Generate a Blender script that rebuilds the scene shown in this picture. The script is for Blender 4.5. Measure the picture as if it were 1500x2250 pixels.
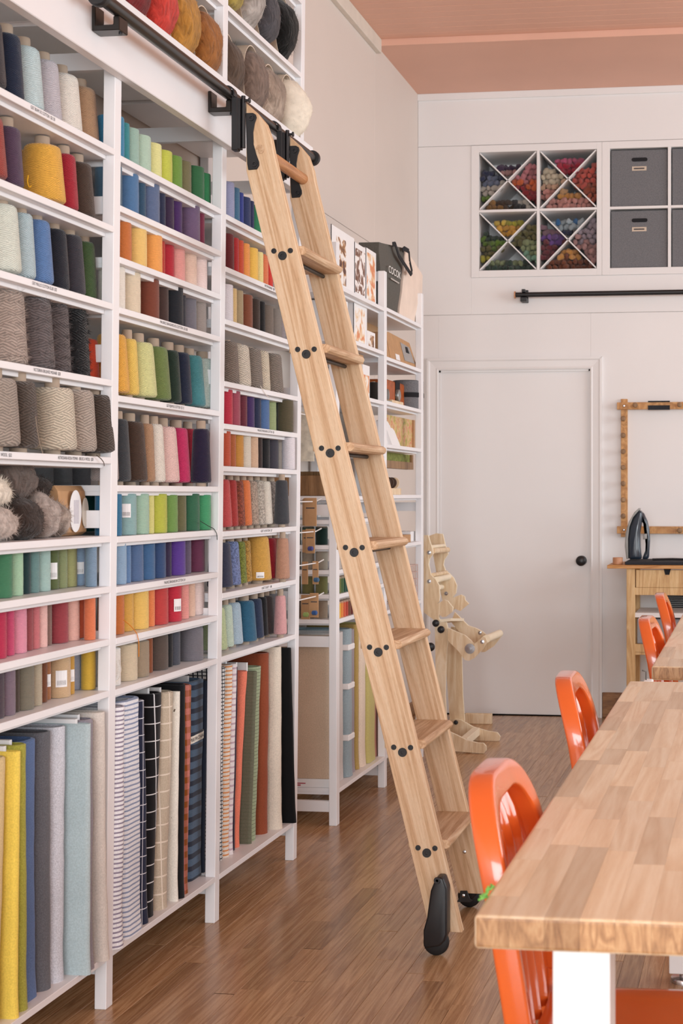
import bpy, bmesh, math, random
from mathutils import Vector, Matrix, noise
R = math.radians
random.seed(7)
for o in list(bpy.data.objects): bpy.data.objects.remove(o)
scene = bpy.context.scene
COL = scene.collection

# ------------------------------------------------------------------ camera
F_PX, PX0, HOR, CAM_H = 3200.0, 1250.0, 1085.0, 1.302     # focal length, principal point, horizon (1500x2250 frame)
YAW = math.atan((1655 - PX0) / F_PX)
cY, sY = math.cos(YAW), math.sin(YAW)
cam_d = bpy.data.cameras.new('camera')
cam = bpy.data.objects.new('camera', cam_d); COL.objects.link(cam)
cam.location = (0, 0, CAM_H); cam.rotation_euler = (R(90), 0, YAW)
cam_d.sensor_fit = 'VERTICAL'; cam_d.sensor_height = 36; cam_d.sensor_width = 24
cam_d.lens = F_PX / 2250 * 36
cam_d.shift_x = -(PX0 - 750) / 2250; cam_d.shift_y = -(1125 - HOR) / 2250
cam_d.dof.use_dof = True; cam_d.dof.focus_distance = 4.6; cam_d.dof.aperture_fstop = 9
scene.camera = cam

# ------------------------------------------------------------------ light
scene.view_settings.view_transform = 'Standard'; scene.view_settings.look = 'None'
scene.view_settings.gamma = 1; scene.view_settings.use_curve_mapping = False
scene.view_settings.exposure = 0.0
w = bpy.data.worlds.new('sky'); scene.world = w; w.use_nodes = True
bg = w.node_tree.nodes['Background']; bg.inputs[0].default_value = (.80, .90, 1, 1); bg.inputs[1].default_value = 1.0
def area(name, loc, rot, sx, sy, power, col):
    d = bpy.data.lights.new(name, 'AREA'); d.shape = 'RECTANGLE'; d.size = sx; d.size_y = sy; d.energy = power; d.color = col
    o = bpy.data.objects.new(name, d); COL.objects.link(o); o.location = loc; o.rotation_euler = rot
    o['label'] = 'daylight entering through the shop window'; o['category'] = 'light'; return o
area('front_window_daylight', (1.0, -5.5, 1.98), (R(90), 0, 0), 5.2, 2.8, 510, (.88, .96, 1))
area('side_window_daylight', (4.38, 5.3, 1.98), (R(90), 0, R(90)), 5.0, 2.3, 185, (.88, .96, 1))

# ------------------------------------------------------------------ pixel -> place helpers
def ray(x, y):
    a = (x - PX0) / F_PX; b = (HOR - y) / F_PX
    return (cY * a - sY, sY * a + cY, b)
def at_z(x, y, z=0.0):
    d = ray(x, y); t = (z - CAM_H) / d[2]; return Vector((d[0] * t, d[1] * t, z))
def at_Y(x, y, Y):
    d = ray(x, y); t = Y / d[1]; return Vector((d[0] * t, Y, CAM_H + d[2] * t))
def at_X(x, y, X):
    d = ray(x, y); t = X / d[0]; return Vector((X, d[1] * t, CAM_H + d[2] * t))
def depth(X, Y): return -sY * X + cY * Y

# ------------------------------------------------------------------ materials
def srgb(h):
    h = h.lstrip('#'); v = [int(h[i:i + 2], 16) / 255 for i in (0, 2, 4)]
    return tuple(((c / 12.92) if c <= .04045 else ((c + .055) / 1.055) ** 2.4) for c in v) + (1,)
MATS = {}
class NT:
    def __init__(s, name):
        s.m = bpy.data.materials.new(name); s.m.use_nodes = True; s.t = s.m.node_tree; s.b = s.t.nodes['Principled BSDF']; MATS[name] = s.m
    def n(s, typ, **kw):
        nd = s.t.nodes.new(typ)
        for k, v in kw.items(): setattr(nd, k, v)
        return nd
    def l(s, a, b): s.t.links.new(a, b)
    def math(s, op, a, b=None):
        nd = s.n('ShaderNodeMath', operation=op)
        for i, v in enumerate((a, b)):
            if v is None: continue
            if hasattr(v, 'is_linked'): s.l(v, nd.inputs[i])
            else: nd.inputs[i].default_value = v
        return nd.outputs[0]
    def coord(s, kind='Object', scale=(1, 1, 1)):
        tc = s.n('ShaderNodeTexCoord'); mp = s.n('ShaderNodeMapping'); mp.inputs['Scale'].default_value = scale
        s.l(tc.outputs[kind], mp.inputs[0]); return mp.outputs[0]
    def noise(s, vec, scale, detail=3, dist=0):
        nd = s.n('ShaderNodeTexNoise'); nd.inputs['Scale'].default_value = scale; nd.inputs['Detail'].default_value = detail
        nd.inputs['Distortion'].default_value = dist; s.l(vec, nd.inputs['Vector']); return nd.outputs['Fac']
    def ramp(s, fac, stops):
        nd = s.n('ShaderNodeValToRGB'); e = nd.color_ramp.elements
        while len(e) < len(stops): e.new(.5)
        for i, (p, c) in enumerate(stops): e[i].position = p; e[i].color = c
        s.l(fac, nd.inputs[0]); return nd.outputs[0]
    def mix(s, fac, a, b, blend='MIX'):
        nd = s.n('ShaderNodeMix', data_type='RGBA', blend_type=blend)
        for i, v in ((0, fac), (6, a), (7, b)):
            if hasattr(v, 'is_linked'): s.l(v, nd.inputs[i])
            else: nd.inputs[i].default_value = v
        return nd.outputs[2]
    def bump(s, h, strength=.3, dist=.002):
        nd = s.n('ShaderNodeBump'); nd.inputs['Strength'].default_value = strength; nd.inputs['Distance'].default_value = dist
        s.l(h, nd.inputs['Height']); s.l(nd.outputs[0], s.b.inputs['Normal'])
    def out(s, col=None, rough=None, **kw):
        if col is not None:
            if hasattr(col, 'is_linked'): s.l(col, s.b.inputs['Base Color'])
            else: s.b.inputs['Base Color'].default_value = col
        if rough is not None: s.b.inputs['Roughness'].default_value = rough
        for k, v in kw.items(): s.b.inputs[k].default_value = v
        return s.m
def plain(name, col, rough=.5, var=.05, vs=8, bump=0, bs=60, **kw):
    t = NT(name); c = srgb(col); co = t.coord()
    f = t.noise(co, vs, 4)
    lo = tuple(max(0, v * (1 - var)) for v in c[:3]) + (1,); hi = tuple(min(1, v * (1 + var)) for v in c[:3]) + (1,)
    if bump: t.bump(t.noise(co, bs, 4), bump)
    return t.out(t.ramp(f, [(.3, lo), (.7, hi)]), rough, **kw)
M = {}
M['white'] = plain('white_paint', '#ecebed', .38, .02, 6, .05, 40)
M['wall'] = plain('wall_paint', '#e6e3e2', .6, .015, 2, .05, 90)
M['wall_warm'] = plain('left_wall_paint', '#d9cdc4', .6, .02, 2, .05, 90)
M['door'] = plain('door_paint', '#e6e3e2', .45, .015, 2)
M['pink'] = plain('pink_ceiling_paint', '#dfae98', .55, .03, 3, .08, 50)
M['grey_trim'] = plain('cream_trim', '#d8cdc0', .6, .06, 12, .2, 60)
M['black'] = plain('black_steel', '#17171a', .42, .1, 20, .05, 200)
M['rubber'] = plain('black_rubber', '#101012', .6)
M['tube_black'] = plain('black_rail_metal', '#1a1614', .28, .1, 10)
M['chrome'] = plain('chrome', '#c8c8cc', .2, .02, 5, Metallic=1.0)
M['orange'] = plain('orange_enamel', '#e4682c', .17, .05, 6, **{'Coat Weight': .6, 'Coat Roughness': .08})
M['kraft'] = plain('kraft_paper', '#b98f66', .8, .08, 30, .1, 120)
M['tube'] = plain('cone_tube_card', '#a89583', .8, .1, 20)
M['card_white'] = plain('white_card', '#eceaea', .6, .02, 10)
M['cream_card'] = plain('cream_sleeve_card', '#cdbba8', .75, .05, 10)
M['ink'] = plain('printed_ink', '#4a4648', .8)
M['pale_ink'] = plain('pale_printed_ink', '#b4aebc', .8)
M['red_ink'] = plain('red_printed_ink', '#b04a58', .8)
M['ply'] = None
M['felt_grey'] = plain('grey_felt', '#6f6f72', .95, .25, 220, .35, 500)
M['dark'] = plain('dark_void', '#15151a', .9)
M['mat_black'] = plain('black_pressing_mat', '#2a2b30', .95, .2, 150, .3, 300)
M['copper'] = plain('copper_band', '#c08a66', .5, .1, 12)
M['iron_dark'] = plain('iron_dark_plastic', '#27303c', .22, .1, 6, **{'Coat Weight': .4})
M['iron_grey'] = plain('iron_grey_metal', '#8a8884', .35, .05, 8)
M['leg_white'] = plain('white_powder_coat', '#f2f2f3', .4, .01, 5)
M['leather'] = plain('orange_leather', '#a8521c', .5, .25, 30, .2, 90)
M['glass_jar'] = plain('tin_metal', '#90908e', .3, .1, 12, Metallic=.8)
M['wire'] = plain('copper_wire', '#c9a79c', .4)
M['wire_white'] = plain('white_wire', '#ecebea', .4)
M['bag_grey'] = plain('charcoal_canvas', '#5a5751', .9, .12, 160, .2, 400)
M['bag_cream'] = plain('cream_cotton', '#e6d3c4', .9, .05, 14, .3, 30)
M['strap'] = plain('black_strap', '#121318', .8)
M['drawer_grey'] = plain('grey_drawer', '#8e8f95', .6)
M['green_thread'] = plain('green_thread', '#7cc25c', .9)

def wood(name, light, mid, dark, sc=(14, 14, 1.2), rough=.45, ring=3.0, kind='Object', rnd=False, bump=.12, pore=1.0):
    t = NT(name); co = t.coord(kind, sc)
    if rnd:
        oi = t.n('ShaderNodeObjectInfo'); gi = t.n('ShaderNodeNewGeometry')
        r = t.math('FRACT', t.math('ADD', oi.outputs['Random'], gi.outputs['Random Per Island']))
        ad = t.n('ShaderNodeVectorMath', operation='ADD'); cb = t.n('ShaderNodeCombineXYZ')
        k = t.math('MULTIPLY', r, 37.0)
        for i in range(3): t.l(k, cb.inputs[i])
        t.l(co, ad.inputs[0]); t.l(cb.outputs[0], ad.inputs[1]); co = ad.outputs[0]
    n1 = t.noise(co, ring, 2, .6)
    rings = t.math('PINGPONG', t.math('MULTIPLY', n1, 9.0), 1.0)
    fine = t.noise(co, 22, 5)
    a = t.math('ADD', t.math('MULTIPLY', rings, .55), t.math('MULTIPLY', fine, .6))
    col = t.ramp(a, [(.18, srgb(light)), (.52, srgb(mid)), (.92, srgb(dark))])
    if pore:
        p = t.noise(co, 90, 2); pr = t.ramp(p, [(.36, (.72, .66, .6, 1)), (.46, (1, 1, 1, 1))])
        col = t.mix(.5 * pore, col, pr, 'MULTIPLY')
    if rnd:
        tint = t.ramp(r, [(0, (.76, .72, .68, 1)), (.35, (1, 1, 1, 1)), (1, (1.10, 1.08, 1.05, 1))])
        col = t.mix(1.0, col, tint, 'MULTIPLY')
    t.bump(fine, bump, .001)
    return t.out(col, rough)
M['oak'] = wood('oak_ladder', '#e9d0b1', '#dcbb96', '#c49c74', (13, 13, .5), .5, 1.7)
M['oak2'] = wood('oak_tread', '#dfc6a6', '#cfad8a', '#b58f6a', (14, .7, 14), .5, 2.0)
M['floor'] = wood('oak_floor_planks', '#c6a37c', '#b48e68', '#9a7350', (18, .8, 18), .23, 2.0, 'Object', True, .03)
M['stave'] = wood('butcher_block_stave', '#efdfc4', '#e8d3b4', '#dcc09c', (12, .7, 12), .36, 1.6, 'Object', True, .02, .2)
M['stave_end'] = wood('butcher_block_end_grain', '#c9a57c', '#b88f66', '#96704e', (16, 16, 5), .5, 2.2, 'Object', True, .05, .5)
M['ply'] = wood('birch_plywood', '#ecd9bd', '#e3caa6', '#d4b58e', (9, 9, 1.2), .5, 2.0, 'Object', False, .05, .3)
M['ply_edge'] = plain('pale_ply_edge', '#f0e2c8', .6)
M['pine'] = wood('birch_cart', '#dcbc8c', '#cfa974', '#b98d58', (10, 10, 1.2), .5, 2.0, 'Object', False, .05, .3)
M['pinetop'] = wood('cart_worktop', '#cf9c62', '#bf8646', '#a46c34', (1.2, 10, 10), .5, 2.0, 'Object', False, .05, .3)
M['dowel'] = wood('beech_dowel', '#c8976a', '#b98357', '#a06c44', (14, 1.5, 14), .5, 2.0)
M['peg'] = wood('peg_board_wood', '#d3a268', '#c38d52', '#a8743e', (8, 8, 8), .5, 1.5)
M['oakbase'] = wood('oak_baseboard', '#a97c50', '#94683e', '#7a5230', (2, 2, 14), .4, 2.0)
M['woodbox'] = wood('brown_oak_box', '#a9855e', '#957049', '#7b5a38', (12, 12, 1), .5, 2.0)

def objcol(t):
    return t.n('ShaderNodeObjectInfo').outputs['Color']
def yarn_mat(name, lines, turns, bstr, dark=.62, sheen=.25, speck=0):
    t = NT(name); oc = objcol(t); co = t.coord()
    sp = t.n('ShaderNodeSeparateXYZ'); t.l(co, sp.inputs[0])
    ang = t.math('ARCTAN2', sp.outputs[1], sp.outputs[0])
    nz = t.math('MULTIPLY', t.noise(co, 14, 3), 16.0)
    zz = t.math('ADD', t.math('MULTIPLY', sp.outputs[2], lines), nz)
    a = t.math('SINE', t.math('ADD', zz, t.math('MULTIPLY', ang, turns)))
    b = t.math('SINE', t.math('SUBTRACT', t.math('MULTIPLY', zz, 1.07), t.math('MULTIPLY', ang, turns)))
    sel = t.math('GREATER_THAN', t.noise(co, 45, 3), .5)
    w_ = t.math('ADD', t.math('MULTIPLY', a, sel), t.math('MULTIPLY', b, t.math('SUBTRACT', 1.0, sel)))
    fine = t.noise(co, 130, 3)
    h_ = t.math('ADD', t.math('MULTIPLY', w_, .5), fine)
    g = t.ramp(h_, [(.15, (dark,) * 3 + (1,)), (.95, (1.0, 1.0, 1.0, 1))])
    col = t.mix(1.0, oc, g, 'MULTIPLY')
    if speck:
        s2 = t.ramp(t.noise(co, 160, 2), [(.42, (.45, .42, .40, 1)), (.58, (1.25, 1.22, 1.2, 1))]); col = t.mix(speck, col, s2, 'MULTIPLY')
    t.bump(h_, bstr, .004)
    return t.out(col, .9, **{'Sheen Weight': sheen, 'Sheen Roughness': .5, 'Specular IOR Level': .2})
M['yarn'] = yarn_mat('wound_yarn', 1500, 24, .35)
M['yarn_fine'] = yarn_mat('fine_wound_yarn', 2100, 6, .25, .76)
M['yarn_wool'] = yarn_mat('coarse_wool_yarn', 950, 19, .6, .55)
M['yarn_speck'] = yarn_mat('speckled_yarn', 1300, 18, .5, .6, .2, .6)
def fluff_mat(name, patch):
    t = NT(name); oc = objcol(t); co = t.coord()
    st = t.coord('Object', (1, 4, 1.2))
    f = t.noise(st, 16, 6, 1.5); g = t.noise(co, 4, 3, 1.0)
    m = t.ramp(f, [(.25, (.5, .48, .46, 1)), (.75, (1.18, 1.16, 1.14, 1))])
    col = t.mix(1.0, oc, m, 'MULTIPLY')
    if patch:
        p = t.ramp(g, [(.46, (1, 1, 1, 1)), (.6, (.35, .3, .27, 1))]); col = t.mix(patch, col, p, 'MULTIPLY')
    t.bump(f, .8, .008)
    return t.out(col, .95, **{'Sheen Weight': .2, 'Sheen Roughness': .6, 'Specular IOR Level': .1})
M['fluff'] = fluff_mat('wool_fluff', 0)
M['fluff_patch'] = fluff_mat('mottled_wool_fluff', .8)
t = NT('felted_wool'); co = t.coord(); f = t.noise(co, 40, 5); t.bump(f, .4, .003)
M['felted'] = t.out(t.mix(1.0, objcol(t), t.ramp(f, [(.3, (.86, .86, .86, 1)), (.7, (1.04, 1.04, 1.04, 1))]), 'MULTIPLY'), .95)
def cloth_base(t, oc):
    co = t.coord(); wv = t.noise(co, 260, 3); big = t.noise(co, 7, 3)
    g = t.ramp(t.math('ADD', t.math('MULTIPLY', wv, .7), t.math('MULTIPLY', big, .3)), [(.3, (.8, .8, .8, 1)), (.7, (1.08, 1.08, 1.08, 1))])
    t.bump(t.math('ADD', big, t.math('MULTIPLY', wv, .15)), .25, .01)
    return co, t.mix(1.0, oc, g, 'MULTIPLY')
def cloth(name, kind, c2=None, marl=0, per=.03, wid=.12, per2=None):
    t = NT(name); oc = objcol(t); co, col = cloth_base(t, oc)
    sp = t.n('ShaderNodeSeparateXYZ'); t.l(co, sp.inputs[0])
    wob = t.math('MULTIPLY', t.noise(co, 6, 2), .012)
    zz = t.math('ADD', sp.outputs[2], wob)
    def line(v, period, width):
        return t.math('LESS_THAN', t.math('FRACT', t.math('ADD', t.math('DIVIDE', v, period), 50.0)), width)
    xy = t.math('ADD', sp.outputs[1], t.math('MULTIPLY', sp.outputs[0], .8))
    if kind == 'marl':
        col = t.mix(marl, col, t.ramp(t.noise(co, 420, 4), [(.38, (.66, .66, .68, 1)), (.64, (1.15, 1.15, 1.15, 1))]), 'MULTIPLY')
    if kind == 'stripe': col = t.mix(line(zz, per, wid), col, srgb(c2))
    if kind == 'pane':
        f = t.math('MAXIMUM', line(zz, per, wid), line(xy, per2 or per, wid)); col = t.mix(f, col, srgb(c2))
    if kind == 'gingham':
        f = t.math('MULTIPLY', t.math('ADD', line(zz, per, .5), line(xy, per2 or per, .5)), .5); col = t.mix(f, col, srgb(c2))
    if kind == 'fleck': col = t.mix(t.math('LESS_THAN', t.noise(co, 60, 2), .27), col, srgb(c2))
    return t.out(col, .92, **{'Sheen Weight': .15, 'Specular IOR Level': .2})
M['cl'] = cloth('plain_cloth', 'plain')
M['cl_marl'] = cloth('marled_cloth', 'marl', marl=.55)
M['cl_st_purple'] = cloth('purple_grey_striped_cloth', 'stripe', '#8d8598', per=.0115, wid=.38)
M['cl_st_blue'] = cloth('blue_grey_striped_cloth', 'stripe', '#8a97b4', per=.0125, wid=.36)
M['cl_pane_navy'] = cloth('navy_windowpane_cloth', 'pane', '#d8dae2', per=.047, wid=.05, per2=.05)
M['cl_pane_black'] = cloth('black_windowpane_cloth', 'pane', '#dcdcde', per=.048, wid=.06, per2=.075)
M['cl_pane_beige'] = cloth('beige_windowpane_cloth', 'pane', '#e2d6c6', per=.047, wid=.09, per2=.05)
M['cl_fleck'] = cloth('flecked_cream_cloth', 'fleck', '#6e5e50')
M['cl_gingham'] = cloth('brown_pink_gingham_cloth', 'gingham', '#8a4a14', per=.036, per2=.034)
M['cl_st_navy'] = cloth('navy_banded_cloth', 'stripe', '#2c3443', per=.036, wid=.42)
M['cl_check'] = cloth('black_white_check_cloth', 'pane', '#35363c', per=.012, wid=.28, per2=.012)
M['cl_st_orange'] = cloth('orange_ticking_cloth', 'stripe', '#d89058', per=.013, wid=.35)
M['cl_st_lilac'] = cloth('lilac_ticking_cloth', 'stripe', '#c0a8b4', per=.02, wid=.3)
M['cl_gauze'] = cloth('crinkle_gauze_cloth', 'stripe', '#5c604c', per=.012, wid=.12)
def print_mat(name, stops, sc=14, base='#ece9e6', thr=.5):
    t = NT(name); co = t.coord(); f = t.noise(co, sc, 3, .8)
    return t.out(t.ramp(f, [(p, srgb(c)) for p, c in stops]), .6)
M['pic1'] = print_mat('box_picture_print', [(.40, '#5a3a34'), (.47, '#b98a5a'), (.53, '#e9e4e0'), (.7, '#f0ece9')], 20)
M['pic2'] = print_mat('brown_card_print', [(.42, '#6e4a3c'), (.50, '#8c6a58'), (.55, '#efe9e6'), (.7, '#f0ece9')], 22)
M['pic3'] = print_mat('coral_tool_print', [(.40, '#d88a60'), (.47, '#e6c8a0'), (.54, '#f1ece8'), (.7, '#f1ece8')], 18)
M['moss'] = print_mat('moss_art_print', [(.25, '#7d8a3c'), (.42, '#c8ad62'), (.52, '#d9b98a'), (.62, '#cf8060'), (.75, '#e0b070')], 26)
M['moss_green'] = plain('green_moss', '#7f8444', .95, .35, 60, .6, 120)

# ------------------------------------------------------------------ mesh helpers
class MB:
    def __init__(s): s.v = []; s.f = []
    def add(s, vs, fs):
        k = len(s.v); s.v += [tuple(p) for p in vs]; s.f += [tuple(i + k for i in f) for f in fs]; return s
    def box(s, x0, x1, y0, y1, z0, z1, sh=None):
        vs = [(x, y, z) for z in (z0, z1) for y in (y0, y1) for x in (x0, x1)]
        if sh: vs = [sh(p) for p in vs]
        return s.add(vs, [(0, 2, 3, 1), (4, 5, 7, 6), (0, 1, 5, 4), (2, 6, 7, 3), (0, 4, 6, 2), (1, 3, 7, 5)])
    def lathe(s, prof, seg=20, axis='Z', c=(0, 0, 0), cap=True):
        vs = []
        for r, z in prof:
            for i in range(seg):
                a = 2 * math.pi * i / seg; p = (r * math.cos(a), r * math.sin(a), z)
                if axis == 'X': p = (p[2], p[0], p[1])
                if axis == 'Y': p = (p[1], p[2], p[0])
                vs.append((p[0] + c[0], p[1] + c[1], p[2] + c[2]))
        fs = []
        for j in range(len(prof) - 1):
            for i in range(seg):
                k = (i + 1) % seg; fs.append((j * seg + i, j * seg + k, (j + 1) * seg + k, (j + 1) * seg + i))
        if cap: fs.append(tuple(reversed(range(seg)))); fs.append(tuple(range((len(prof) - 1) * seg, len(prof) * seg)))
        return s.add(vs, fs)
    def cyl(s, r, a, b, seg=16):
        return s.tube([a, b], r, seg)
    def tube(s, pts, r, seg=10):
        pts = [Vector(p) for p in pts]; n = len(pts); vs = []
        up = None
        for i, p in enumerate(pts):
            d = (pts[min(i + 1, n - 1)] - pts[max(i - 1, 0)]).normalized()
            if up is None:
                up = Vector((0, 0, 1)) if abs(d.z) < .9 else Vector((1, 0, 0))
            u = d.cross(up).normalized(); v = u.cross(d).normalized(); up = v
            rr = r[i] if isinstance(r, (list, tuple)) else r
            for k in range(seg):
                a = 2 * math.pi * k / seg; vs.append(p + u * rr * math.cos(a) + v * rr * math.sin(a))
        fs = []
        for i in range(n - 1):
            for k in range(seg):
                q = (k + 1) % seg; fs.append((i * seg + k, i * seg + q, (i + 1) * seg + q, (i + 1) * seg + k))
        fs.append(tuple(reversed(range(seg)))); fs.append(tuple(range((n - 1) * seg, n * seg)))
        return s.add(vs, fs)
    def prism(s, poly, f0, f1):
        """poly: list of 2-d points; f0/f1 map a 2-d point to the two 3-d faces"""
        n = len(poly); vs = [f0(p) for p in poly] + [f1(p) for p in poly]
        fs = [tuple(reversed(range(n))), tuple(range(n, 2 * n))] + [(i, (i + 1) % n, n + (i + 1) % n, n + i) for i in range(n)]
        return s.add(vs, fs)
    def mesh(s, name, smooth=False, bevel=0, seg=2):
        me = bpy.data.meshes.new(name); me.from_pydata(s.v, [], s.f)
        bm = bmesh.new(); bm.from_mesh(me); bmesh.ops.recalc_face_normals(bm, faces=bm.faces)
        if bevel: bmesh.ops.bevel(bm, geom=[e for e in bm.edges if e.is_manifold and e.calc_face_angle(0) > .6], offset=bevel, segments=seg, affect='EDGES', profile=.5)
        bm.to_mesh(me); bm.free()
        if smooth: smooth_mesh(me)
        return me
    def build(s, name, mat, parent=None, smooth=False, bevel=0, seg=2, loc=None):
        return link(name, s.mesh(name, smooth, bevel, seg), mat, parent, loc)
def smooth_mesh(me, ang=.7):
    me.polygons.foreach_set('use_smooth', [True] * len(me.polygons))
    bm = bmesh.new(); bm.from_mesh(me)
    for e in bm.edges:
        if len(e.link_faces) == 2 and e.calc_face_angle(0) > ang: e.smooth = False
    bm.to_mesh(me); bm.free()
def link(name, me, mat, parent=None, loc=None):
    """mesh coordinates are world coordinates unless the parent is a local thing"""
    o = bpy.data.objects.new(name, me); COL.objects.link(o)
    if mat is not None and len(me.materials) == 0: me.materials.append(mat if not isinstance(mat, str) else M[mat])
    if loc is not None: o.location = loc
    if parent is not None:
        o.parent = parent
        if not parent.get('local_space'): o.matrix_parent_inverse = WORLD[parent.name].inverted()
    WORLD[o.name] = Matrix.Translation(o.location) if parent is None else Matrix.Identity(4)
    return o
WORLD = {}
def tag(o, label=None, cat=None, group=None, kind=None):
    if label: o['label'] = label
    if cat: o['category'] = cat
    if group: o['group'] = group
    if kind: o['kind'] = kind
    return o
def thing(name, loc, label, cat, group=None, rot=None, local=False):
    o = bpy.data.objects.new(name, None); COL.objects.link(o); o.location = loc; o.empty_display_size = .05
    if rot: o.rotation_euler = rot
    if local: o['local_space'] = 1
    WORLD[o.name] = Matrix.Translation(Vector(loc)); return tag(o, label, cat, group)
def struct(o): o['kind'] = 'structure'; return o
def text_mesh(txt, width, height):
    cu = bpy.data.curves.new('t', 'FONT'); cu.body = txt; cu.size = 1; cu.align_x = 'LEFT'
    o = bpy.data.objects.new('t', cu); COL.objects.link(o)
    dg = bpy.context.evaluated_depsgraph_get(); me = bpy.data.meshes.new_from_object(o.evaluated_get(dg))
    bpy.data.objects.remove(o)
    xs = [v.co.x for v in me.vertices]; ys = [v.co.y for v in me.vertices]
    for v in me.vertices:
        v.co.x = (v.co.x - min(xs)) / (max(xs) - min(xs)) * width; v.co.y = (v.co.y - min(ys)) / (max(ys) - min(ys)) * height
    me.materials.clear(); return me
def text_on_X(name, txt, X, Y0, Y1, z0, hgt, mat, parent):
    me = text_mesh(txt, Y1 - Y0, hgt)
    for v in me.vertices: v.co = Vector((X, Y0 + v.co.x, z0 + v.co.y))
    return link(name, me, mat, parent)
def col(o, h, sat=.88):
    c = srgb(h); l = .3 * c[0] + .55 * c[1] + .15 * c[2]
    o.color = tuple(l + (v - l) * sat for v in c[:3]) + (1,); return o

# ------------------------------------------------------------------ room
WX, BY, SOF = -1.97, 8.44, 3.665
XR, YF = 4.5, -5.6
# floor: strips along Y; the nearest visible ones are parts, the rest one mesh of loose planks
floor = struct(MB().box(WX - .12, XR + .12, YF - .12, BY + .5, -.06, -.012).build('floor', plain('floor_underlay', '#3c281a', .8)))
PW = .0575
planks = []
nx = int((XR - WX) / PW)
for i in range(nx):
    x = WX + i * PW; y = YF - random.random() * .9
    while y < BY - .02:
        L = random.uniform(.55, 1.35); y1 = min(y + L, BY)
        planks.append((x, max(y, YF), y1)); y = y1
def vis(p):
    cx, cyy = p[0] + PW / 2, (p[1] + p[2]) / 2
    dz = depth(cx, cyy)
    if dz < .5: return False
    px = PX0 + F_PX * (cY * cx + sY * cyy) / dz; py = HOR + F_PX * CAM_H / dz
    return -150 < px < 1600 and py < 2450 and cx < .25
vp = sorted([p for p in planks if vis(p)], key=lambda p: p[1])[:300]
vset = set(vp)
unit = {}
def plank_mesh(L):
    k = round(L, 2)
    if k not in unit:
        unit[k] = MB().box(.0002, PW - .0002, .0002, k - .0002, -.012, 0).mesh('plank', False, .0006, 1); unit[k].materials.append(M['floor'])
    return unit[k]
for p in vp:
    me = plank_mesh(p[2] - p[1]); o = link('plank', me, None, floor); o.location = (p[0], p[1], 0)
rest = MB()
for p in planks:
    if p not in vset: rest.box(p[0] + .0006, p[0] + PW - .0006, p[1] + .0006, p[2] - .0006, -.012, 0)
tag(rest.build('plank_field', M['floor'], floor), kind='stuff')
# left wall of boards
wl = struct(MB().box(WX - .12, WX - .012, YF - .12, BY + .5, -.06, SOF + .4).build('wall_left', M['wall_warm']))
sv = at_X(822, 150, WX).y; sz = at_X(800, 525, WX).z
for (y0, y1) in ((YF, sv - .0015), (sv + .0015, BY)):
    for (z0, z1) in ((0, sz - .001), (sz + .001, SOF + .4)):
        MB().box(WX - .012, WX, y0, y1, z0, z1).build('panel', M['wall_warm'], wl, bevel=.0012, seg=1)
# back wall of wide boards with thin joints
wb = struct(MB().box(WX - .1, XR + .12, BY + .42, BY + .5, -.06, SOF + .4).build('wall_back', M['wall']))
CX0, CX1, CZ0, CZ1 = -1.648, -.098, 2.575, 3.3515
zs = [0, 2.357, 3.354, SOF]
DX0, DX1, DZ = -1.845, -.942, 2.03
for (xa, xb, a, b) in ((WX, XR, 3.354, 3.63), (WX, CX0 - .001, 2.357, 3.354), (CX1 + .001, XR, 2.357, 3.354), (CX0 - .001, CX1 + .001, 2.357, CZ0 + .0005)):
    MB().box(xa, xb, BY, BY + .008, a + .0007, b - .0007).build('panel', M['wall'], wb, bevel=.0015, seg=1)
MB().box(WX, XR, BY - .012, BY + .008, 3.625, SOF).build('panel', M['wall'], wb, bevel=.002, seg=1)
for a, b in ((WX, DX0), (DX1, XR)):
    MB().box(a, b, BY, BY + .008, 0, 2.3563).build('panel', M['wall'], wb, bevel=.0015, seg=1)
MB().box(DX0, DX1, BY, BY + .008, DZ, 2.3563).build('panel', M['wall'], wb)
# front and right wall with window openings (behind and beside the camera)
wf = MB()
wf.box(WX - .1, XR, YF - .12, YF, 0, .55).box(WX - .1, XR, YF - .12, YF, 3.4, SOF + .4).box(WX - .1, -1.6, YF - .12, YF, .55, 3.4).box(3.7, XR, YF - .12, YF, .55, 3.4)
struct(wf.build('wall_front', M['wall']))
wr = MB()
wr.box(XR, XR + .12, YF, BY + .5, -.06, .8).box(XR, XR + .12, YF, BY + .5, 3.15, SOF + .4).box(XR, XR + .12, YF, 2.75, .8, 3.15).box(XR, XR + .12, 7.85, BY + .5, .8, 3.15)
struct(wr.build('wall_right', M['wall']))
# ceiling: pink soffit panel by the back wall, a step, then narrow boards
st = at_X(829, 94, WX); YS = st.y; CZ = SOF + .03
ceil = struct(MB().box(WX - .12, XR + .12, YF - .12, BY + .5, CZ + .012, CZ + .1).build('ceiling', M['pink']))
MB().box(WX, XR, YS, BY, SOF, CZ + .012).build('soffit_panel', M['pink'], ceil)
MB().box(WX, XR, YS - .022, YS, SOF - .004, CZ + .012).build('step_trim', M['pink'], ceil, bevel=.002, seg=1)
bm_ = MB().box(WX, XR, .001, .0775, CZ, CZ + .012).mesh('ceiling_board', False, .003, 1); bm_.materials.append(M['pink'])
y = YS - .022 - .079
while y > YF:
    o = link('ceiling_board', bm_, None, ceil); o.location.y = y; y -= .079
struct(MB().box(WX, WX + .028, YF, YS - .02, SOF - .045, CZ).build('trim_1', M['grey_trim'], bevel=.003))
struct(MB().box(WX, WX + .014, YF, BY, 0, .095).box(WX, WX + .03, YF, BY, 0, .02).build('baseboard_left', M['oakbase'], bevel=.003))
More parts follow.
